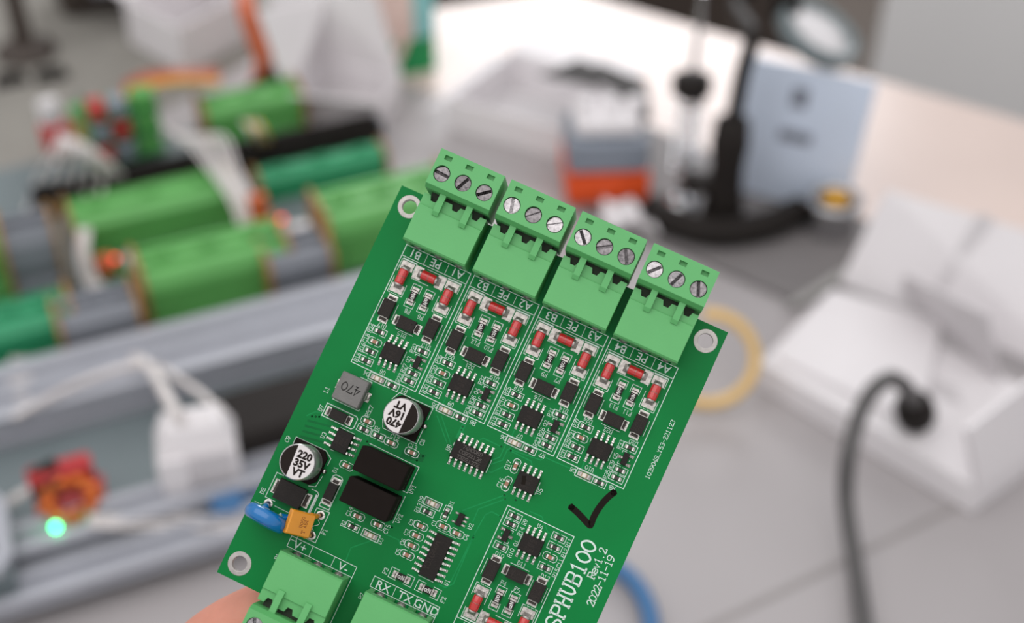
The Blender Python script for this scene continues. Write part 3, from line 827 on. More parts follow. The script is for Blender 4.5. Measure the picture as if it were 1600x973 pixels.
# two black converter modules
def module(u0, u1, v0, v1):
    L, W = u1 - u0, v1 - v0
    o = bpart(bm_mesh(MB().box(-L / 2, L / 2, -W / 2, W / 2, 0.2, 10, b=0.18), 'converter_module', 'module_black'), 'converter_module', (u0 + u1) / 2, (v0 + v1) / 2, label='tall black converter module')
    mk = MB()
    m = Matrix.Translation((L / 2 + 0.012, 0, 4.5)) @ Matrix.Rotation(PI / 2, 4, 'Z') @ Matrix.Rotation(PI / 2, 4, 'X')
    t = MB(); stext(t, 'F1205', 0, 0, 0, 1.1, 0.13, 0.95, 0.0)
    mk.add(t.v, t.f, 0, False, m)
    sub(bm_mesh(mk, 'marking', 'chip_print'), 'marking', o)
    pin = bm_mesh(MB().box(-.25, .25, -.12, .12, -1.9, 0.4), 'pin', 'lead_metal')
    for i in range(4): sub(pin, 'pin', o, -3.81 + 2.54 * i, -W / 2 + .6)
    return o
module(18.8, 30.0, 55.75, 61.35); module(19.15, 30.3, 62.75, 68.5)

# blue disc
def pad_hole(u, v, parent=pcb, r=1.05):
    m = MB().lathe([(0.42, 0.03), (0.5, 0.09), (r - .1, 0.07), (r, 0.005)], 20, 0, True).lathe([(0.0001, 0.035), (0.45, 0.035)], 12, 1, False)
    m.f = [f for f in m.f]
    return bpart(bm_mesh(m, 'solder_pad', ['lead_metal', 'hole']), 'solder_pad', u, v)
pad_hole(3.75, 76.8); pad_hole(11.3, 76.8)
vb = MB()
T = Matrix.Translation((5.7, -79.1, 4.9)) @ Matrix.Rotation(rad(-3), 4, 'Z') @ Matrix.Rotation(rad(-9), 4, 'X')
# lens-shaped coated disc standing on edge, leaning towards the lower board edge
prof = []
for i in range(13):
    t = -PI / 2 + PI * i / 12
    prof.append((max(1e-4, 3.7 + 1.35 * math.cos(t)) if 0 < i < 12 else 3.7, 1.7 * math.sin(t)))
prof = [(1e-4, prof[0][1] - .25)] + [(1.8, prof[0][1] - .2)] + prof + [(1.8, prof[-1][1] + .2), (1e-4, prof[-1][1] + .25)]
vb.lathe(prof, 32, 0, True, T @ Matrix.Rotation(PI / 2, 4, 'X'))
for a, b in (((4.3, -78.3, 2.6), (3.75, -76.85, 0.1)), ((8.6, -78.2, 2.4), (11.2, -76.85, 0.1))):
    vb.tube(smooth_path([a, ((a[0] + b[0]) / 2 - .1, (a[1] + b[1]) / 2 + .1, 1.9), b], 5), 1.0, 10, 0, None, [1.35 - 1.0 * i / 10 for i in range(11)])
layer(vb, 'disc_varistor', 'blue_lacquer', 'glossy blue disc component leaning over the board edge')
# orange square
pad_hole(15.45, 74.15); pad_hole(15.5, 79.0)
po = MB()
T = Matrix.Translation((12.75, -77.1, 4.7)) @ Matrix.Rotation(rad(7), 4, 'Z') @ Matrix.Rotation(rad(38), 4, 'Y')
pts = []
for sx in (-1, 1):
    for sy in (-1, 1):
        for dx, dy, z in ((0.25, 0.25, .95), (0, 0, .45), (0, 0, -.45), (.25, .25, -.95), (0.0, 0.5, .7), (.5, 0, .7)):
            pts.append((sx * (2.95 - dx), sy * (2.65 - dy), z))
po.hull(pts, 0, T)
for sgn, (pu, pv) in ((1, (15.45, 74.15)), (-1, (15.5, 79.0))):
    a = T @ Vector((2.3, sgn * 2.0, -0.1))
    po.tube(smooth_path([a, (a + Vector((pu, -pv, 0.3))) / 2 + Vector((0.1, 0, .3)), (pu - .1, -pv, 0.25)], 5), 0.8, 10, 0, None, [1.15 - 0.75 * i / 10 for i in range(11)])
layer(po, 'resettable_fuse', 'orange_epoxy', 'orange square epoxy fuse')
mk = MB(); t = MB()
stext(t, 'U050', 0.1, -0.5, 90, 0.7, 0.1, 0.62, 0.965); stext(t, 'T A51', 1.0, 0.3, 90, 0.75, 0.12, 0.62, 0.965)
t.v = [tuple(T @ Vector(p)) for p in t.v]
layer(t, 'printed_mark', 'orange_ink')

# ---------------------------------------------------------------- screw terminals
# local frame: x across, y outwards over the board edge (y = 0), z up
W2 = 7.52
hd = MB()
def notch_poly(y_front, y_back):
    p = [(-W2, y_back), (W2, y_back), (W2, y_front)]
    for c in (5.0, 0.2, -5.0):
        p += [(c + 1.05, y_front), (c + 0.6, y_front - 1.15), (c - 0.55, y_front - 1.15), (c - 1.0, y_front)]
    return p + [(-W2, y_front)]
hd.prism(notch_poly(-0.4, -3.0), 6.9, 7.95)                                # lower front step with notches
hd.hull([(sx * (W2 - d), y, z) for sx in (-1, 1) for d, y, z in ((0, -3.05, 6.9), (0, -3.05, 8.3), (0.1, -3.15, 8.4), (0, -11.7, 6.9), (0, -11.7, 8.0), (0.1, -11.3, 8.4))])
hd.box(-W2, -W2 + 1.1, -11.7, -0.4, 0.05, 6.9).box(W2 - 1.1, W2, -11.7, -0.4, 0.05, 6.9)
hd.box(-W2 + 1.1, W2 - 1.1, -9.7, -8.9, 0.05, 6.9)                         # inner wall
hd.box(-W2 + 1.1, W2 - 1.1, -11.7, -9.7, 4.6, 6.9)
hd.box(-W2 + 1.1, W2 - 1.1, -9.0, -0.6, 0.05, 1.0)
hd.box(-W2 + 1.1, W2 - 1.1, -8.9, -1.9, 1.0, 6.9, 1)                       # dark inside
M_HD = bm_mesh(hd, 'terminal_header', ['terminal_green', 'terminal_shade'])
M_FOOT = bm_mesh(MB().hull([(-.9, -11.7, .05), (.9, -11.7, .05), (-1.1, -9.7, .05), (1.1, -9.7, .05), (-.5, -11.6, 1.2), (.5, -11.6, 1.2), (-.9, -9.7, 4.5), (.9, -9.7, 4.5)]), 'foot', 'terminal_clear')
M_HP = bm_mesh(MB().lathe([(0.0001, .02), (1.15, .02), (1.2, .06), (.6, .3), (.4, .6)], 18, 0, True).box(-.45, .45, -.4, .4, 0.1, 3.2, 0, .05).box(-.45, .45, -.4, 1.2, 2.4, 3.2), 'pin', 'tin')
pg = MB()
# plug body: profile (y, z) extruded across, top plate cut open for the screws
XP = 7.62
prof_lo = [(0.5, -2.6), (9.4, -2.6), (9.5, -2.4), (9.5, 9.9), (0.55, 9.9)]
pg.extrude_x([(y, z) for y, z in prof_lo], -XP, XP)
def holed_top():
    bm = bmesh.new()
    loops = [[(-XP, 1.3), (XP, 1.3), (XP, 9.5), (-XP, 9.5)]]
    for i in range(3):
        cx = (i - 1) * 5.08 - 0.1
        loops.append([(cx + 1.88 * math.cos(2 * PI * k / 28), 4.35 + 1.88 * math.sin(2 * PI * k / 28)) for k in range(28)])
        loops.append([(cx - 0.95, 7.45), (cx + 0.75, 7.45), (cx + 0.75, 8.5), (cx - 0.95, 8.5)])
    es = []
    for lp in loops:
        vs = [bm.verts.new((x, y, 11.5)) for x, y in lp]
        es += [bm.edges.new((vs[i], vs[(i + 1) % len(vs)])) for i in range(len(vs))]
    bmesh.ops.triangle_fill(bm, edges=es, use_beauty=True)
    bm.verts.index_update()
    vs = [v.co[:] for v in bm.verts]
    fs = []
    for f in bm.faces:
        ids = [v.index for v in f.verts]
        a, b, c = (Vector(vs[i]) for i in ids[:3])
        fs.append(ids if (b - a).cross(c - a).z > 0 else ids[::-1])
    bm.free()
    pg.add(vs, fs, 0)
    for k, lp in enumerate(loops[1:]):
        n = len(lp)
        zb = 9.905 if k % 2 == 0 else 10.5
        q = [(x, y, z) for z in (11.5, zb) for x, y in lp]
        pg.add(q, [(i, n + i, n + (i + 1) % n, (i + 1) % n) for i in range(n)], 0, k % 2 == 0)
        pg.add([(x, y, zb) for x, y in lp], [list(range(n))], 0 if k % 2 else 1)
holed_top()
pg.add([(-XP, .55, 9.9), (XP, .55, 9.9), (XP, 1.3, 11.5), (-XP, 1.3, 11.5)], [(0, 1, 2, 3)])
pg.add([(-XP, 9.5, 9.9), (XP, 9.5, 9.9), (XP, 9.5, 11.5), (-XP, 9.5, 11.5)], [(3, 2, 1, 0)])
for s in (-1, 1):
    f = (0, 1, 2, 3)
    pg.add([(s * XP, .55, 9.9), (s * XP, 9.5, 9.9), (s * XP, 9.5, 11.5), (s * XP, 1.3, 11.5)], [f if s > 0 else f[::-1]])
for i in range(3):                                                           # wire entries on the outer face
    cx = (i - 1) * 5.08
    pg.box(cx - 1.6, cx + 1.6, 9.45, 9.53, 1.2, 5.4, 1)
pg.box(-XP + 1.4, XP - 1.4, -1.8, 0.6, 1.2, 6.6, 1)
M_PG = bm_mesh(pg, 'screw_plug', ['terminal_green', 'terminal_shade'])
M_RIB = bm_mesh(MB().hull([(sx * .72, y, z) for sx in (-1, 1) for y, z in ((0.9, 8.45), (0.9, 9.65), (-3.55, 8.42), (-3.45, 9.3), (-4.35, 8.42), (-4.3, 8.75))]), 'latch_rib', 'terminal_green')
sw = MB()
r = 1.7
for s in (1, -1):
    seg = [(r * math.cos(t), r * math.sin(t)) for t in [math.asin(0.36 / r) + (PI - 2 * math.asin(0.36 / r)) * i / 16 for i in range(17)]]
    seg = [(x * s, y * s) for x, y in seg]
    n = len(seg)
    sw.prism(seg, -0.9, 0.0)
sw.box(-1.6, 1.6, -.36, .36, -0.9, -0.45)
sw.lathe([(1.66, -1.0), (1.72, -0.95), (1.72, -0.5), (1.7, -0.45)], 28, 0, True)
M_SW = bm_mesh(sw, 'screw', 'screw'); M_SD = bm_mesh(sw, 'screw', 'screw_dark_reflect')
SLOT = [[20, 88, 62], [-52, 66, 55], [-25, 55, -38], [70, 92, -45], [30, 75, 140], [80, 10, 50], [120, 40, 95]]
def terminal(u, v, rot, k, lab):
    h = bpart(M_HD, 'terminal_header', u, v, rot)
    for i in range(3):
        sub(M_HP, 'pin', h, (i - 1) * 5.08, -10.65)
    for x in (-2.54, 2.54): sub(M_FOOT, 'foot', h, x)
    p = bpart(M_PG, 'screw_plug', u, v, rot, label=lab)
    for x in (-3.2, 3.25): sub(M_RIB, 'latch_rib', p, x)
    for i in range(3):
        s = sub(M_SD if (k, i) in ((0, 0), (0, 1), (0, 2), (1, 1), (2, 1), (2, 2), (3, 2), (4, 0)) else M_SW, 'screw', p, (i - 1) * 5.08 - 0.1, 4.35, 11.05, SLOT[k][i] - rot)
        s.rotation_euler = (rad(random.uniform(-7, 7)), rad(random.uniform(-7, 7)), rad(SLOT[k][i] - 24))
for k in range(4):
    terminal(14.47 + 16.82 * k, 0.0, 0, k, 'green three-screw plug beside the label A%d' % (k + 1))
terminal(19.62, 95.2, 180, 4, 'green three-screw plug beside the labels V+ and V-')
terminal(39.95, 95.2, 180, 5, 'green three-screw plug beside the labels RX TX GND')
terminal(60.2, 95.2, 180, 6, 'green three-screw plug at the lower right corner')
#BACKGROUND
# ================================================================== HAND
# skeleton in board millimetres (u, v, h); grown with a skin modifier
def bw(u, v, h): return BM @ Vector(((u - OFFU) * S, (OFFV - v) * S, h * S))
hv, he, hr = [], [], []
def chain(pts, start=None):
    prev = start
    for (u, v, h, r) in pts:
        hv.append((u, v, h)); hr.append(r)
        if prev is not None: he.append((prev, len(hv) - 1))
        prev = len(hv) - 1
    return prev
chain([(22, 178, -14, 20)])                                             # 0 palm root
wr = chain([(20, 206, -6, 21), (18, 236, 8, 22), (16, 290, 34, 27), (14, 350, 62, 33)], 0)
pm = chain([(14, 158, -20, 16)], 0)
pn = chain([(34, 158, -22, 15)], 0)
chain([(0, 136, -22, 10.5), (-1, 118, -18, 9.2), (8, 105.5, -13.5, 9.2), (17, 95.5, -11.2, 8.2), (22.5, 88, -10.4, 7.0)], pm)     # index, seen beside the plug
chain([(20, 132, -26, 10), (26, 116, -22, 7.9), (34, 102, -15, 7.6), (42, 88, -11.0, 7.2), (46, 81, -10.2, 6.2)], pm)        # middle
chain([(39, 134, -28, 9.5), (46, 119, -24, 7.5), (53, 106, -17, 7.2), (59, 95, -11.2, 6.8), (62, 89, -10.2, 5.8)], pn)          # ring
chain([(55, 143, -24, 8.5), (63, 131, -21, 6.4), (69, 121, -16, 6.2), (73.5, 111, -11.5, 5.8), (75.5, 106, -10, 5.0)], pn)             # little
th = chain([(2, 166, -8, 15), (6, 150, 8, 12.5), (16, 135, 19, 10.5), (26, 121, 22, 9.6), (31, 112, 21.0, 8.2)], 0)            # thumb over the plugs
hm = bpy.data.meshes.new('person')
hm.from_pydata([bw(*p) for p in hv], he, [])
hm.materials.append(MATS['skin'])
hand = bpy.data.objects.new('person', hm)
col.objects.link(hand)
tag(hand, "person's bare hand reaching in at the lower edge, fingers behind the green circuit board", 'person')
sk = hand.modifiers.new('skin', 'SKIN')
hm.skin_vertices or None
for i, r in enumerate(hr):
    d = hm.skin_vertices[0].data[i]
    d.radius = (r * S, r * S)
    d.use_root = (i == 0)
sk.use_smooth_shade = True
sb = hand.modifiers.new('subdivision', 'SUBSURF'); sb.levels = 2; sb.render_levels = 2
dg = bpy.context.evaluated_depsgraph_get()
ev = bpy.data.meshes.new_from_object(hand.evaluated_get(dg))
hand.modifiers.clear(); hand.data = ev
# close the palm: a flattened pad merged into the same surface
pm_ = MB().ball((0, 0, 0), 25 * S, 27 * S, 12 * S, 20, 0, Matrix.Translation(bw(26, 162, -19)) @ Q.to_matrix().to_4x4())
pm_.ball((0, 0, 0), 19 * S, 20 * S, 14 * S, 20, 0, Matrix.Translation(bw(22, 190, -11)) @ Q.to_matrix().to_4x4())
bmh = bmesh.new(); bmh.from_mesh(ev)
tmpm = pm_.mesh('palm', 'skin'); bmh.from_mesh(tmpm); bpy.data.meshes.remove(tmpm)
bmh.to_mesh(ev); bmh.free()
rm = hand.modifiers.new('remesh', 'REMESH'); rm.mode = 'VOXEL'; rm.voxel_size = 0.0012
sm = hand.modifiers.new('smooth', 'SMOOTH'); sm.factor = 0.6; sm.iterations = 16
dg = bpy.context.evaluated_depsgraph_get()
ev = bpy.data.meshes.new_from_object(hand.evaluated_get(dg))
hand.modifiers.clear(); hand.data = ev
for p in ev.polygons: p.use_smooth = True
nm = MB().ball((0, 0, 0), 4.4 * S, 5.6 * S, 1.3 * S, 14)
for (u, v, h, name) in ((30.8, 110.5, 27.6, 'fingernail'),):
    no = nm.build(name, 'nail', hand)
    no.matrix_world = Matrix.Translation(bw(u, v, h)) @ Q.to_matrix().to_4x4() @ Matrix.Rotation(rad(-30), 4, 'Z') @ Matrix.Rotation(rad(-12), 4, 'X')

# ================================================================== DESK AND ROOM
def xy(v): return (v.x, v.y)
p_corner = at(885, -16); p_right = at(1640, 201)
dr_ = (p_right - p_corner).normalized()
p_far = p_corner + dr_ * 1.5
q_left = at(560, 30)
b_left = at(600, 120); b_right = b_left + dr_ * 2.0
d1 = d2 = thing('desk', 'large desk with a light grey top and a pale wood-coloured far end', 'desk', (-0.2, 0.3, -0.74))
def slab(pts, z0, z1, name, m, parent):
    o = parent.location
    return MB().prism([(p.x - o.x, p.y - o.y) for p in pts], z0 - o.z, z1 - o.z).build(name, m, parent)
def leg(p, parent, m='cabinet_grip'):
    o = parent.location
    MB().box(p.x - o.x - .02, p.x - o.x + .02, p.y - o.y - .02, p.y - o.y + .02, 0, 0.712, b=.004).build('leg', m, parent)
def ccw(pts):
    a = sum(pts[i].x * pts[(i + 1) % len(pts)].y - pts[(i + 1) % len(pts)].x * pts[i].y for i in range(len(pts)))
    return pts if a > 0 else pts[::-1]
slab(ccw([p_corner, p_far, b_right, b_left, q_left]), -0.028, 0.0, 'pale_top', 'desk_pale', d1)
for p in (p_corner + dr_ * .08 - Vector((0, .08, 0)), p_far - dr_ * .1 - Vector((.03, .06, 0))): leg(p, d1)
g0, g1, g2 = Vector((-1.3, 0.12, 0)), Vector((1.35, 0.12, 0)), b_right
slab(ccw([g0, g1, b_right, b_left, q_left, at(520, -60), Vector((-1.3, 1.75, 0))]), -0.028, 0.0, 'grey_top', 'desk_grey', d2)
for p in (Vector((-1.2, .2, 0)), Vector((1.25, .2, 0)), Vector((-1.2, 1.5, 0))): leg(p, d2)
s0, s1 = at(1120, 972), at(1640, 722)
dd = (s1 - s0).normalized(); nn = Vector((-dd.y, dd.x, 0)) * 0.0018
slab(ccw([s0 - nn - dd * .1, s1 - nn, s1 + nn, s0 + nn - dd * .1]), 0.0, 0.0006, 'seam', 'desk_seam', d2)

# cabinet behind the right end of the desk
cb = atd(1345, 160, 1.75)
c0 = thing('cabinet', 'white cabinet with recessed grips behind the far desk at the right', 'cabinet', (cb.x, cb.y, -0.74), rad(-30))
MB().box(0, 1.6, 0.02, 0.5, 0.0, 1.9, b=.003).build('carcass', 'cabinet', c0)
for i in range(3):
    dx = 0.008 + 0.53 * i
    dpart = MB().box(dx, dx + 0.522, 0, 0.02, 0.05, 1.88, b=.002).build('door', 'cabinet', c0)
    MB().box(dx + .09, dx + .13, -0.006, 0.002, 0.80, 1.02, b=.002).build('grip', 'cabinet_grip', dpart)
# dark low cupboard behind the desk corner
k0 = atd(930, -40, 1.9)
c1 = thing('low_cupboard', 'dark brown low cupboard behind the corner of the pale desk', 'cupboard', (k0.x - 1.25, k0.y + .1, -0.74), rad(-3))
MB().box(0, 1.55, 0.0, 0.4, 0.0, 0.62, b=.004).build('carcass', 'dark_brown', c1)
for i in range(3): MB().box(.01 + .515 * i, .505 + .515 * i, -.018, 0, .04, .6, b=.003).build('door', 'dark_brown', c1)

def panel(name, P, t, m, parent=None, label=None):
    """flat board with thickness t from four world corners"""
    P = [Vector(p) for p in P]
    n = (P[1] - P[0]).cross(P[2] - P[0]).normalized() * t
    o = Vector((0, 0, 0)) if parent is None else None
    mb = MB().hull([tuple(p) for p in P] + [tuple(p - n) for p in P])
    if parent is not None:
        inv = (Matrix.Translation(parent.location) @ Matrix.Rotation(parent.rotation_euler.z, 4, 'Z')).inverted()
        mb.v = [tuple(inv @ Vector(v)) for v in mb.v]
    return mb.build(name, m, parent, label=label)
def localize(mb, parent):
    inv = (Matrix.Translation(parent.location) @ Matrix.Rotation(parent.rotation_euler.z, 4, 'Z')).inverted()
    mb.v = [tuple(inv @ Vector(v)) for v in mb.v]
    return mb
def cable(name, pts, r, m, label, cat='cable', n=8, group=None):
    P = smooth_path(pts, n)
    base = Vector((P[0].x, P[0].y, 0))
    o = MB().tube([p - base for p in P], r, 10).build(name, m, None, 1.0, base)
    return tag(o, label, cat, group)

# ---------------------------------------------------------------- right: white box, cables, mat
bx = thing('white_box', 'large opened white cardboard box with raised lid and a black plug on it', 'box', tuple(at(1400, 660, 0)))
zt = 0.020
tl, tt, tr_, tf = at(1188, 566, zt), at(1298, 452, zt), at(1690, 650, zt), at(1530, 766, zt)
def down(p): return Vector((p.x, p.y, 0.001))
m_ = MB().hull([tuple(p) for p in (tl, tt, tr_, tf)] + [tuple(down(p)) for p in (tl, tt, tr_, tf)])
localize(m_, bx).build('tray', 'card_white', bx)
l0, l1 = at(1312, 440, zt), at(1700, 600, zt)
u0, u1 = at(1385, 296, 0.085), at(1800, 418, 0.085)
lidA = l0.lerp(l1, 0.30); lidB = u0.lerp(u1, 0.37)
panel('lid', [l0, l1, u1, u0], 0.003, 'card_white', bx)
mid0, mid1 = l0.lerp(l1, .33), u0.lerp(u1, .36)
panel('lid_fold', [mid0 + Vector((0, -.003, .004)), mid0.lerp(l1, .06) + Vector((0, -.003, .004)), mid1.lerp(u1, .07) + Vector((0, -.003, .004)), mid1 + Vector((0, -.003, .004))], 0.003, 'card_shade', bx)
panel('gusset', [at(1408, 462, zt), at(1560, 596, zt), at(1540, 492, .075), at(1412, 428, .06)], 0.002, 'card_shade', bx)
panel('front_flap', [tf, tr_, at(1660, 560, .075), at(1512, 672, .07)], 0.003, 'card_white', bx)
pl0 = at(1400, 540, zt); 
panel('inner_flap', [at(1215, 556, .0235), at(1440, 665, .0235), at(1470, 500, .025), at(1302, 452, .025)], 0.003, 'card_white', bx)
pk = at(1436, 640, .033)
mb = MB().lathe([(0.0105, 0), (0.0115, 0.004), (0.011, 0.014), (0.008, 0.019), (0.005, 0.023)], 24)
plug = mb.build('power_plug', 'black_plastic', None, 1.0, (pk.x, pk.y, .0265), (rad(12), rad(-22), 0))
tag(plug, 'round black power plug standing on the opened white box', 'plug')
prt = at(1478, 612, .0205)
pr_ = MB()
for i in range(3): pr_.box(-.012, .012 - .004 * i, -.006 + .005 * i, -.003 + .005 * i, 0, .0004)
po_ = pr_.build('printed_lines', 'card_shade', bx); po_.location = prt - Vector(bx.location); po_.rotation_euler = (0, 0, rad(-35))
cable('power_cable', [at(1428, 626, .046), at(1410, 600, .062), at(1385, 593, .070), at(1352, 628, .064), at(1328, 700, .055), at(1322, 780, .03), at(1336, 880, .012), at(1350, 980, .008), at(1352, 1080, .008)], 0.0048, 'cable_grey', 'dark grey power cable running from the black plug down the right side')
cable('blue_cable', [at(880, 870, .006), at(950, 880, .006), at(995, 915, .006), at(1018, 975, .006), at(1010, 1060, .006)], 0.0048, 'cable_blue', 'blue cable curving over the desk at the lower board edge')
N = 28
P = []
for i in range(N):
    a = rad(95 - 330 * i / (N - 1))
    px, py = 1106 + 74 * math.cos(a), 560 - 70 * math.sin(a)
    P.append(at(px, py, 0.010 + 0.045 * (0.5 + 0.5 * math.sin(a))))
cable('yellow_cable_loop', P, 0.0036, 'cable_yellow', 'pale yellow cable loop beside the right board edge', 'cable', 2)
tm_ = thing('desk_mat', 'dark grey mat under the black magnifier stand', 'mat', tuple(at(1150, 380, 0)))
mm_ = MB().hull([tuple(at(px, py, z)) for px, py in ((890, 318), (1012, 196), (1420, 372), (1252, 474)) for z in (0.0, .004)])
localize(mm_, tm_).build('pad', 'mat_grey', tm_)
mm_ = MB().hull([tuple(at(px, py, z)) for px, py in ((1225, 478), (1252, 474), (1420, 372), (1398, 366)) for z in (0.0042, .007)])
localize(mm_, tm_).build('edge_strip', 'cabinet_grip', tm_)

# ---------------------------------------------------------------- magnifier stand
def up_at(base, py):
    """height above a desk point whose image row is py"""
    lo, hi = 0.0, 0.6
    iv = CAMM.inverted()
    for _ in range(40):
        z = (lo + hi) / 2
        c = iv @ Vector((base.x, base.y, z))
        row = 486.5 + FPX * (-c.y / -c.z) * 1.0 if False else 486.5 - FPX * (c.y / -c.z)
        if row > py: lo = z
        else: hi = z
    return lo
B = at(1126, 350, .004)
ms = thing('magnifier_stand', 'black magnifier stand with round steel lens and curved arm on the grey mat', 'magnifier', (B.x, B.y, .004))
def rel(p): return tuple(Vector(p) - Vector(ms.location))
arc = [at(1018, 322, .0145), at(1050, 345, .0145), at(1120, 362, .0145), at(1195, 352, .0145), at(1250, 328, .0145)]
MB().tube([rel(p) for p in smooth_path(arc, 5)], 0.0105, 10).build('base', 'black_plastic', ms)
zc = up_at(B, 188)
MB().lathe([(.016, 0), (.017, .004), (.0125, .03), (.0115, .05), (.0135, zc * .75), (.012, zc * .95), (.005, zc)], 18).build('column', 'black_plastic', ms)
MB().box(-.03, .004, -.008, .008, .028, .042, b=.003).build('clamp', 'black_plastic', ms)
hd_ = atd(1278, 52, .97)
zr = up_at(B, 60)
pth = [Vector((0, 0, zc - .01)), Vector((.003, 0, zr * .8)), Vector((.006, -.002, zr)), Vector(rel(atd(1150, 8, .985))), Vector(rel(atd(1185, -22, .98))), Vector(rel(atd(1228, -14, .975))), Vector(rel(atd(1240, 12, .972)))]
MB().tube(smooth_path(pth, 6), .0055, 8).build('arm', 'black_plastic', ms)
Mh = Matrix.Translation(rel(hd_)) @ Matrix.Rotation(rad(24), 4, 'Y') @ Matrix.Rotation(rad(12), 4, 'X')
prof = [(.0265, -.006), (.0315, -.006), (.0325, 0), (.0315, .006), (.0265, .006), (.0265, -.006)]
n = 36
mb = MB(); vs = [(r * math.cos(2 * PI * i / n), r * math.sin(2 * PI * i / n), z) for r, z in prof for i in range(n)]
mb.add(vs, [(j * n + i, j * n + (i + 1) % n, (j + 1) * n + (i + 1) % n, (j + 1) * n + i) for j in range(5) for i in range(n)], 0, True, Mh)
mb.build('lens_ring', 'alu_dark', ms)
MB().lathe([(.0001, -.002), (.012, -.0045), (.027, -.001), (.027, .001), (.012, .0045), (.0001, .006)], 30, 0, True, Mh).build('lens', 'lens_glow', ms)
MB().box(-.016, .004, -.007, .007, -.008, .016, b=.003, M=Matrix.Translation(rel(atd(1240, 12, .972)))).build('head_joint', 'black_plastic', ms)
# spring iron holder
B2 = at(1064, 318, .004)
sp = thing('spring_holder', 'steel spring iron holder standing left of the magnifier column', 'tool holder', (B2.x, B2.y, .004))
z1, z2 = up_at(B2, 235), up_at(B2, 150)
MB().tube([(0, 0, 0), (0, 0, z1)], .0035, 8).lathe([(.012, 0), (.012, .004), (.004, .006)], 16).build('post', 'steel', sp)
co = [Vector((.009 * math.cos(i * .8), .009 * math.sin(i * .8), z1 * .55 + (z2 - z1 * .55) * i / 70)) for i in range(71)]
MB().tube(co, .0014, 6).build('coil', 'steel', sp)
MB().lathe([(.008, z2 - .006), (.014, z2), (.014, z2 + .010), (.006, z2 + .014)], 16).build('collar', 'black_plastic', sp)
MB().tube([(0, 0, z2), (.002, 0, z2 + .075)], .0022, 8).build('rod', 'steel', sp)
# jar of brass wool
B3 = at(1296, 358, .004)
jr = thing('tip_cleaner', 'small steel cup of brass wool to the right of the magnifier base', 'cup', (B3.x, B3.y, .004))
MB().lathe([(.0165, 0), (.0175, .002), (.0175, .020), (.020, .023), (.020, .027), (.0155, .028), (.0155, .012)], 24).build('cup', 'steel', jr)
MB().ball((.001, .001, .025), .0115, .0115, .008, 14).build('brass_wool', 'brass_wool', jr)
# silver laptop lid
S0, S1 = at(1128, 292, .006), at(1318, 336, .006)
lp = thing('silver_panel', 'silver-blue metal panel standing upright behind the magnifier stand', 'panel', tuple(S0))
hz = up_at(S0, 118)
bk = Vector((.012, .018, 0))
panel('sheet', [S0, S1, S1 + bk + Vector((0, 0, hz * .98)), S0 + bk + Vector((0, 0, hz))], .005, 'silver_lid', lp)
def on_sheet(a, b, off=.0012):
    p = S0.lerp(S1, a) + (bk + Vector((0, 0, hz * .99))) * b
    nrm = (S1 - S0).cross(bk + Vector((0, 0, hz))).normalized()
    return p + nrm * off
for a0, a1, b0, b1, nmx in ((.40, .52, .72, .86, 'badge'), (.36, .62, .46, .54, 'sticker')):
    panel(nmx, [on_sheet(a0, b0), on_sheet(a1, b0), on_sheet(a1, b1), on_sheet(a0, b1)], .0006, 'sticker', lp)

# ---------------------------------------------------------------- centre: white box, black tool, grey and orange unit
def open_box(name, label, corners, h, m_out, lid=None, z0=0.0, inner='card_shade'):
    """open tray from four desk corners (pixels), walls of height h"""
    c = [at(px, py, z0) for px, py in corners]
    t = thing(name, label, 'box', tuple(c[0]))
    fl = [p + Vector((0, 0, .001)) for p in c]
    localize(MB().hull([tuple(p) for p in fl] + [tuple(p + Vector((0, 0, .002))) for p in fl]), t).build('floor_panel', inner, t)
    for i in range(4):
        a, b = c[i], c[(i + 1) % 4]
        d = (b - a).normalized(); nr = Vector((-d.y, d.x, 0)) * .002
        localize(MB().hull([tuple(p) for p in (a, b, a + nr, b + nr)] + [tuple(p + Vector((0, 0, h))) for p in (a, b, a + nr, b + nr)]), t).build('side_panel', m_out, t)
    return t, c
tb, c = open_box('white_tray_box', 'white open box lying in the glare left of the grey and orange unit', ((700, 205), (905, 262), (985, 190), (800, 130)), .03, 'paper_white')
up = Vector((0, 0, .03))
panel('lid', [c[2] + up, c[3] + up, c[3] + Vector((.012, .03, .032)), c[2] + Vector((.012, .03, .032))], .002, 'paper_white', tb)
panel('flap', [c[0] + up, c[3] + up, c[3] + Vector((-.02, .01, .02)), c[0] + Vector((-.02, .0, .02))], .002, 'paper_white', tb)
tg = thing('black_tool', 'black hand tool lying across the white tray box', 'tool', tuple(at(900, 130, .034)))
def rel2(p): return tuple(Vector(p) - Vector(tg.location))
MB().hull([rel2(at(px, py, z)) for px, py in ((840, 118), (905, 92), (945, 108), (935, 138)) for z in (.060, .076)]).build('jaw', 'black_plastic', tg)
MB().hull([rel2(at(px, py, z)) for px, py in ((905, 112), (935, 98), (1012, 128), (1000, 164)) for z in (.058, .074)]).build('handle', 'black_plastic', tg)
MB().hull([rel2(at(px, py, z)) for px, py in ((962, 138), (1012, 140), (1018, 188), (980, 196)) for z in (.040, .058)]).build('grip', 'black_plastic', tg)
U0, U1 = at(884, 330, 0), at(1012, 326, 0)
gu = thing('bench_unit', 'small grey and orange bench unit with a white top in the centre background', 'device', tuple(U0), math.atan2(U1.y - U0.y, U1.x - U0.x))
Lw = (U1 - U0).length
ha, hb, hc = up_at(U0, 276), up_at(U0, 226), up_at(U0, 200)
MB().hull([(x, y, z) for x in (0, Lw) for y in (0, .05) for z in (ha * .35, ha)] + [(x, y, 0) for x in (Lw * .12, Lw * .88) for y in (.004, .046)]).build('orange_base', 'orange_case', gu)
MB().box(0.001, Lw - .001, .001, .05, ha, hb, b=.003).build('grey_body', 'grey_case', gu)
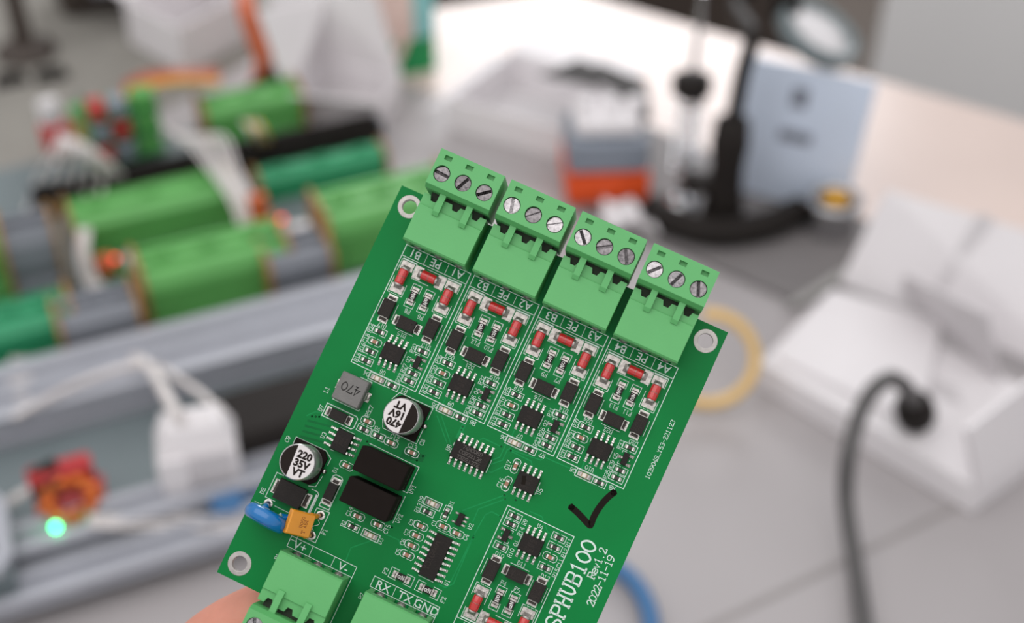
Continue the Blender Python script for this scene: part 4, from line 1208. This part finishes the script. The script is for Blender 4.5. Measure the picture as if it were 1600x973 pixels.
MB().box(.006, Lw - .006, .006, .046, hb, hc, b=.004).build('white_cap', 'card_white', gu)
for i in range(3): MB().lathe([(.007, hc), (.007, hc + .006), (.004, hc + .008)], 12, M=Matrix.Translation((.016 + i * .018, .028, 0))).build('knob', 'card_white', gu)
wp = thing('paper_scrap', 'crumpled white paper under the grey and orange unit', 'paper', tuple(at(985, 345, 0)))
pv = []
for i in range(5):
    for j in range(4):
        b = at(940 + i * 22, 330 + j * 11 + i * 3, .002); pv.append(tuple(b - Vector(wp.location) + Vector((0, 0, random.uniform(0, .016)))))
pf = [(i * 4 + j, (i + 1) * 4 + j, (i + 1) * 4 + j + 1, i * 4 + j + 1) for i in range(4) for j in range(3)]
MB().add(pv, pf, 0, True).add([(x, y, z - .0006) for x, y, z in pv], [f[::-1] for f in pf]).build('sheet', 'paper_white', wp)

fm = thing('dark_sheet', 'thin grey-brown sheet over the desk in the upper left corner', 'mat', tuple(at(150, 100, 0)))  # thin sheet that makes the desk darker in this corner
mm_ = MB().prism([(p.x - fm.location.x, p.y - fm.location.y) for p in ccw([at(px, py) for px, py in ((-160, 318), (60, 268), (300, 150), (440, 60), (400, -60), (-200, -60))])], .0002, .0009).build('desk_dark_tone', 'desk_dark_tone', fm)
# ---------------------------------------------------------------- upper left: white flap box, printed carton, bag, pole
fb, c = open_box('white_flap_box', 'white cardboard box with flaps standing up left of the printed carton', ((458, 198), (594, 213), (628, 168), (502, 136)), .028, 'card_white')
up = Vector((0, 0, .028))
panel('flap', [c[0] + up, c[3] + up, atd(515, -6, 1.10), atd(405, 18, 1.06)], .002, 'card_white', fb)
panel('flap', [c[3] + up, c[2] + up, atd(585, -8, 1.08), atd(500, -16, 1.09)], .002, 'card_white', fb)
panel('flap', [c[0] + up, c[1] + up, c[1] + Vector((.0, -.02, .04)), c[0] + Vector((0, -.02, .04))], .002, 'card_white', fb)
C0, C1 = at(590, 126, 0), at(680, 108, 0)
pc = thing('printed_carton', 'upright printed carton with green foot and pale picture at the top of the desk', 'carton', tuple(C0), math.atan2(C1.y - C0.y, C1.x - C0.x))
Lc = (C1 - C0).length; zg = up_at(C0, 72); zt2 = up_at(C0, -40)
MB().box(0, Lc, 0, .035, 0, zt2, b=.001).build('carton', 'art_pink', pc)
MB().box(-.0005, Lc + .0005, -.0008, .035, 0, zg).build('printed_green_band', 'art_green', pc)
MB().box(Lc * .66, Lc + .0008, -.001, .034, zg, zt2).build('printed_teal_band', 'art_teal', pc)
MB().hull([(Lc * .15, -.0016, zg * .1), (Lc * .3, -.0016, zg * .1), (Lc * .62, -.0016, zg * 1.2), (Lc * .5, -.0016, zg * 1.4), (Lc * .15, 0, zg * .1), (Lc * .3, 0, zg * .1), (Lc * .62, 0, zg * 1.2), (Lc * .5, 0, zg * 1.4)]).build('printed_picture', 'art_pink', pc)
bg, c = open_box('white_parcel', 'white parcel box tipped open at the upper left', ((205, 70), (290, 120), (400, 62), (330, 10)), .045, 'card_white')
panel('lid', [c[0] + Vector((0, 0, .045)), c[3] + Vector((0, 0, .045)), c[3] + Vector((-.06, .06, .09)), c[0] + Vector((-.07, .03, .08))], .002, 'card_white', bg)
cable('orange_cable', [at(405, 130, .01), at(412, 95, .03), at(398, 55, .05), at(384, 10, .07), at(382, -50, .07)], .0075, 'wire_orange', 'thick orange cable rising behind the white parcel box')
cable('black_cable', [at(390, 150, .006), at(430, 120, .02), at(452, 135, .02), at(448, 165, .01), at(470, 175, .008)], .007, 'black_plastic', 'thick black cable between the orange cable and the white flap box')
B4 = at(42, 84, 0.001)
st = thing('dark_stand', 'dark brown upright post with a flat foot at the upper left corner', 'stand', tuple(B4))
MB().lathe([(.026, 0), (.026, .006), (.010, .012)], 20).build('foot', 'dark_brown', st)
MB().box(-.007, .007, -.007, .007, .008, .26, b=.002).build('post', 'dark_brown', st)
B5 = at(100, 34, 0)
dk = thing('dark_case', 'dark brown instrument case at the top left edge', 'case', tuple(B5), E1)
MB().box(0, .09, 0, .06, .002, .05, b=.006).build('body', 'dark_brown', dk)
MB().box(.03, .06, -.004, 0, .02, .03, b=.001).build('latch', 'alu', dk)
for i, (px, py) in enumerate(((82, 124), (18, 132))):
    q = at(px, py, 0)
    o = thing('clip', ['small dark clip on the grey desk below the dark post', 'small dark clip near the left picture edge'][i], 'clip', tuple(q), .4)
    MB().hull([(-.014, -.006, .001), (.014, -.006, .001), (-.014, .006, .001), (.014, .006, .001), (-.01, 0, .012), (.01, 0, .012)]).build('body', 'black_plastic', o)
    MB().tube([(-.012, .004, .004), (0, .012, .006), (.012, .004, .004)], .0012, 6).build('wire', 'steel', o)

# ---------------------------------------------------------------- left: mounting plate with rails and modules
def bench(name, label, cat, px, py, z=0.0):
    p = at(px, py, z)
    return thing(name, label, cat, (p.x, p.y, z), E1)
pl_ = bench('mounting_plate', 'long blue-grey metal plate under the rows of green modules', 'plate', -70, 742)
MB().box(-.1, .285, -.115, .315, 0.0005, .012, b=.002).build('plate', 'alu_dark', pl_)
for x in (-.05, .11, .27):
    MB().lathe([(.006, .012), (.006, .015), (.003, .017)], 12, M=Matrix.Translation((x, .305, 0))).build('bolt', 'steel', pl_)
def profile(name, label, px, py, z, L, D, H, m='alu', slots=2):
    o = bench(name, label, 'rail', px, py, z)
    o['group'] = 'rails on the mounting plate'
    pr = [(0, 0), (0, H * .3), (.003, H * .36), (.003, H * .5), (0, H * .56), (0, H)]
    for i in range(slots):
        y = D * (i + 1) / (slots + 1)
        pr += [(y - .005, H), (y - .004, H - .005), (y + .004, H - .005), (y + .005, H)]
    pr += [(D, H), (D, 0)]
    MB().extrude_x(pr, 0, L).build('extrusion', m, o)
    MB().box(-.002, 0, .001, D - .001, .001, H - .001).build('end_cap', 'carrier_grey', o)
    MB().box(L, L + .002, .001, D - .001, .001, H - .001).build('end_cap', 'carrier_grey', o)
    return o
profile('aluminium_rail', 'bright aluminium rail in front of the green modules', -90, 728, .0125, .315, .05, .022)
profile('aluminium_rail', 'aluminium rail below the red module with the green light', -60, 926, 0.0125, .20, .022, .016, 'alu', 1)
profile('aluminium_rail', 'lowest aluminium rail at the lower left, nearest the camera', -60, 990, 0.0125, .30, .020, .010, 'alu', 1)
r_ = profile('black_rail', 'long black rail running behind the second row of modules', 60, 345, .0125, .262, .016, .020, 'black_plastic', 1)
def carrier(label, px, py, L, D, H, m, ends=True, z=.0125, name='module_carrier', ledx=None, comps=3):
    o = bench(name, label, 'module', px, py, z)
    o['group'] = 'module carriers in rows on the plate'
    pr = [(0, 0), (0, .28 * H), (.004, .32 * H), (.004, .46 * H), (0, .5 * H), (0, .82 * H), (.005, H), (.28 * D, H), (.32 * D, .9 * H), (.44 * D, .9 * H), (.48 * D, H),
          (.70 * D, H), (.73 * D, .92 * H), (.82 * D, .92 * H), (.85 * D, H), (D - .004, H), (D, .85 * H), (D, 0)]
    MB().extrude_x(pr, 0, L).build('profile', m, o)
    if ends:
        for x in (-.003, L): MB().hull([(x + a, y, zz) for a in (0, .003) for y, zz in ((-.003, 0), (-.003, .86 * H), (.004, H + .003), (D - .002, H + .003), (D + .002, 0))]).build('end_board', 'pcb_edge', o)
    for i in range(comps):
        x = L * (i + .5) / comps
        MB().box(x - .006, x + .006, .46 * D, .60 * D, H, H + .004, b=.001).build('terminal', m, o)
    if ledx is not None:
        MB().ball((ledx[0], ledx[1], ledx[2]), .0016, .0016, .0016, 10).build('led', 'led_red', o)
    return o
carrier('teal-green module at the left edge of the front row', -50, 602, .068, .034, .034, 'carrier_teal')
carrier('grey module in the front row between two green ones', 112, 574, .046, .034, .034, 'carrier_grey')
carrier('tall bright green module in the middle of the front row', 243, 516, .092, .040, .040, 'carrier_green')
carrier('grey module right of the tall bright green module', 432, 482, .040, .036, .036, 'carrier_grey')
carrier('bright green module touching the left edge of the circuit board', 524, 432, .09, .044, .044, 'carrier_green')
carrier('grey upright module at the left of the second row', 34, 480, .030, .030, .055, 'carrier_grey')
carrier('small green module at the left picture edge', -30, 478, .022, .03, .05, 'carrier_green')
carrier('long low green module in the second row', 128, 408, .112, .036, .030, 'carrier_green')
carrier('slim teal-green module behind the red light', 412, 318, .095, .020, .020, 'carrier_teal')
carrier('light green module at the far end of the rows', 330, 228, .075, .03, .030, 'carrier_green')
# small indicator boards with red lights
def indicator(label, px, py, lx, ly, z=.0125, m='bg_pcb'):
    o = bench('indicator_board', label, 'circuit board', px, py, z)
    MB().box(0, .04, 0, .022, .002, .004).build('board', m, o)
    MB().box(.004, .016, .004, .018, .004, .016, b=.002).build('relay', 'wire_orange', o)
    MB().box(.024, .036, .004, .016, .004, .012, b=.001).build('terminal', 'card_white', o)
    q = at(lx, ly, z + .022)
    inv = (Matrix.Translation(o.location) @ Matrix.Rotation(E1, 4, 'Z')).inverted()
    l = inv @ q
    MB().tube([(l.x, l.y, .004), (l.x, l.y, l.z)], .0007, 6).build('led_stem', 'steel', o)
    MB().ball((l.x, l.y, l.z), .0018, .0018, .0018, 12).build('led', 'led_red', o)
    return o
indicator('small board with a lit red light between the green rows at the left', 150, 452, 180, 404)
indicator('small board with a lit red light right of the brown upright strip', 415, 402, 440, 342)
o = bench('brown_strip', 'brown upright strip beside the right red light', 'strip', 402, 398, .0125)
MB().box(0, .012, 0, .008, 0, .045, b=.001).build('strip', 'wire_orange', o)
MB().box(.003, .009, -.002, 0, .01, .03, b=.0005).build('terminal', 'copper', o)
# relay stack in the far row
o = bench('relay_module', 'stacked relay module with red relays and green terminals in the far row', 'module', 150, 268, .0125)
for i in range(3): MB().box(0, .055, 0, .035, .004 + .018 * i, .0065 + .018 * i).build('board', 'bg_pcb', o)
for i in range(3):
    for j in range(2): MB().box(.004 + .015 * j, .016 + .015 * j, -.002, .014, .0065 + .018 * i, .018 + .018 * i, b=.001).build('relay', 'pcb_red' if (i + j) % 2 == 0 else 'grey_case', o)
    MB().box(.036, .053, .002, .016, .0065 + .018 * i, .020 + .018 * i, b=.001).build('terminal', 'carrier_green', o)
for x in (.002, .053): MB().tube([(x, .033, 0), (x, .033, .05)], .0015, 6).build('spacer', 'steel', o)
o = bench('yellow_connector', 'small yellow and green connector left of the relay module', 'connector', 122, 228, .0125)
MB().box(0, .014, 0, .012, 0, .018, b=.001).build('housing', 'wire_yellow', o); MB().box(0, .012, .002, .012, .018, .030, b=.001).build('terminal', 'carrier_green', o)
o = bench('red_plug', 'white and red plug at the far left with wires hanging down', 'plug', 72, 240, .0125)
MB().box(0, .022, 0, .014, 0.0, .02, b=.002).build('red_housing', 'wire_red', o); MB().box(.002, .018, .002, .012, .02, .042, b=.003).build('white_housing', 'card_white', o)
# wires
def bundle(label, strands, m='wire_white', r=.0013, cat='wires'):
    p0 = strands[0][0]
    t = thing('wire_bundle', label, cat, (p0.x, p0.y, .0125), 0.0, 'wire bundles on the module rows')
    for i, s in enumerate(strands):
        mm = m[i % len(m)] if isinstance(m, (list, tuple)) else m
        MB().tube([p - Vector(t.location) for p in smooth_path(s, 6)], r, 6).build('wire', mm, t)
    return t
R = random.uniform
bundle('white wires fanning down from the red plug at the far left', [[at(92, 210, .045), at(85 + 12 * i, 235, .06), at(60 + 20 * i, 275, .035), at(40 + 22 * i, 320 + R(-15, 25), .016)] for i in range(6)])
bundle('thick white wire bundle crossing the middle of the module rows', [[at(258 + 5 * i, 200 + 5 * i, .05), at(292 + 11 * i, 222 - 2 * i, .055), at(325 + 9 * i, 262, .05), at(360 + 7 * i, 312, .045), at(380 + 6 * i, 368, .03)] for i in range(6)], r=.0013)
bundle('loose white wires left of the relay module', [[at(112, 215, .05), at(135 + 8 * i, 245, .05), at(165 + 10 * i, 278, .03)] for i in range(4)])
bundle('orange, brown and yellow ribbon of wires behind the relay module', [[at(195, 152 - 5 * i, .06), at(225, 138 - 5 * i, .065), at(275, 128 - 4 * i, .065), at(340, 130 - 5 * i, .05)] for i in range(5)], ['wire_yellow', 'wire_orange', 'wire_orange', 'wire_brown', 'wire_brown'], .0028)
bundle('white wires looping down beside the long low green module', [[at(124 + 5 * i, 358, .045), at(122 + 5 * i, 395, .04), at(130 + 7 * i, 435, .025), at(155 + 9 * i, 462, .016)] for i in range(4)])
bundle('white wires hanging from the teal module at the left edge', [[at(20 + 9 * i, 560, .03), at(18 + 9 * i, 590, .03), at(28 + 4 * i, 625, .03)] for i in range(4)], r=.0016)
bundle('white wires at the foot of the brown strip', [[at(430 + 8 * i, 350, .04), at(438 + 8 * i, 372, .035), at(445 + 8 * i, 398, .016)] for i in range(4)])
bundle('thin white wires among the far green module', [[at(380 + 8 * i, 190, .05), at(392 + 7 * i, 205, .05), at(400 + 8 * i, 232, .02)] for i in range(4)], ['wire_white', 'wire_yellow'])

# ---------------------------------------------------------------- lower left
A0 = at(258, 792, .0125)
ad = thing('white_adapter', 'white plastic power adapter standing below the bright rail', 'adapter', tuple(A0), rad(14))
pts = []
for sx, x in ((0, .0), (1, .044)):
    for y in (0, .03):
        for z, ins in ((.0, .005), (.006, .0), (.03, .0), (.048, .006), (.054, .013)):
            pts.append((x + (ins if sx == 0 else -ins), y + (ins if y == 0 else -ins), z))
MB().hull(pts).build('housing', 'card_white', ad)
MB().hull([(x, y, z) for x in (.002, .016) for y in (-.004, .0) for z in (.004, .036)]).build('front_bulge', 'card_white', ad)
MB().box(.020, .040, -.0008, .001, .012, .034).build('label_plate', 'card_shade', ad)
cable('white_cable', [at(290, 668, .058), at(272, 640, .07), at(250, 600, .06), at(232, 572, .045), at(210, 560, .04)], .0032, 'wire_white', 'thick white cable rising from the left of the white adapter', n=6)
cable('white_cable', [at(350, 650, .058), at(318, 618, .062), at(280, 592, .055), at(250, 575, .045), at(205, 572, .04), at(120, 600, .038), at(20, 652, .036)], .0020, 'wire_white', 'thin white cable arching over the bright rail', n=6)
bl_ = bench('blue_connector', 'blue connector in front of the white adapter', 'connector', 338, 822, .0125)
MB().hull([(x, y, z) for x in (0, .017) for y in (0, .012) for z in (0, .014)] + [(.006, -.004, .004), (.012, -.004, .010)]).build('housing', 'cable_blue', bl_)
MB().tube([(.017, .006, .007), (.028, .008, .007), (.04, .006, .004)], .002, 8).build('lead', 'cable_blue', bl_)
bk_ = bench('black_unit', 'black device right of the white adapter, partly behind the circuit board', 'device', 352, 756, .0125)
MB().box(0, .10, 0, .045, 0, .030, b=.004).build('body', 'black_plastic', bk_)
MB().box(.026, .036, -.0012, 0, .006, .012).build('label_plate', 'wire_yellow', bk_)
RM = bench('red_module', 'red electronics module with copper coil and a lit green light', 'module', 66, 858, .0125)
MB().hull([(x, y, z) for x, y, z in ((0, 0, 0), (.036, 0, 0), (.040, .022, .018), (.004, .024, .020), (0, 0, .003), (.036, 0, .003), (.040, .022, .021), (.004, .024, .023))]).build('board', 'pcb_red', RM)
MB().box(.002, .036, .018, .030, .018, .034, b=.002).build('red_housing', 'pcb_red', RM)
cl = [Vector((.020 + .012 * math.cos(t) + .0022 * math.cos(8 * t) * math.cos(t), .010 + .008 * math.sin(t), .020 + .006 * math.sin(t) + .0022 * math.sin(8 * t))) for t in [2 * PI * i / 90 for i in range(91)]]
MB().tube(cl, .0030, 6).build('coil', 'copper', RM)
MB().hull([(.004, .014, .022), (.018, .014, .026), (.018, .024, .04), (.004, .024, .036), (.002, .02, .02), (.02, .026, .026)]).build('heat_sink', 'black_plastic', RM)
MB().box(.018, .028, .000, .008, .004, .016, b=.001).build('terminal', 'carrier_green', RM)
inv = (Matrix.Translation(RM.location) @ Matrix.Rotation(E1, 4, 'Z')).inverted()
l = inv @ at(87, 823, .030)
MB().tube([(l.x, l.y + .002, .004), (l.x, l.y, l.z)], .0008, 6).build('led_stem', 'steel', RM)
MB().ball((l.x, l.y, l.z), .0019, .0019, .0019, 12).build('led', 'led_green', RM)
bundle('white wires running from the red module towards the circuit board', [[at(138, 806 + 7 * i, .03), at(185, 808 + 8 * i, .028), at(255, 806 + 9 * i, .022), at(320, 808 + 9 * i, .02), at(385, 812 + 8 * i, .018)] for i in range(3)], r=.0012)
bundle('thin white wires behind the red module at the left edge', [[at(70, 752, .035), at(40, 765 + 6 * i, .03), at(0, 790 + 8 * i, .02), at(-40, 812 + 8 * i, .018)] for i in range(2)], r=.0016)
kb = bench('grey_bracket', 'rounded grey bracket with a dark hole at the lower left corner', 'bracket', -112, 985, .0125)
MB().prism([(.0, 0), (.04, 0), (.048, .01), (.05, .05), (.044, .062), (0, .066)], .021, .026).build('plate', 'alu', kb)
MB().box(.002, .046, .002, .06, 0, .021).build('block', 'alu_dark', kb)
MB().lathe([(.0001, .0265), (.006, .0265), (.0065, .026)], 16, M=Matrix.Translation((.034, .018, 0))).build('hole', 'black_plastic', kb)
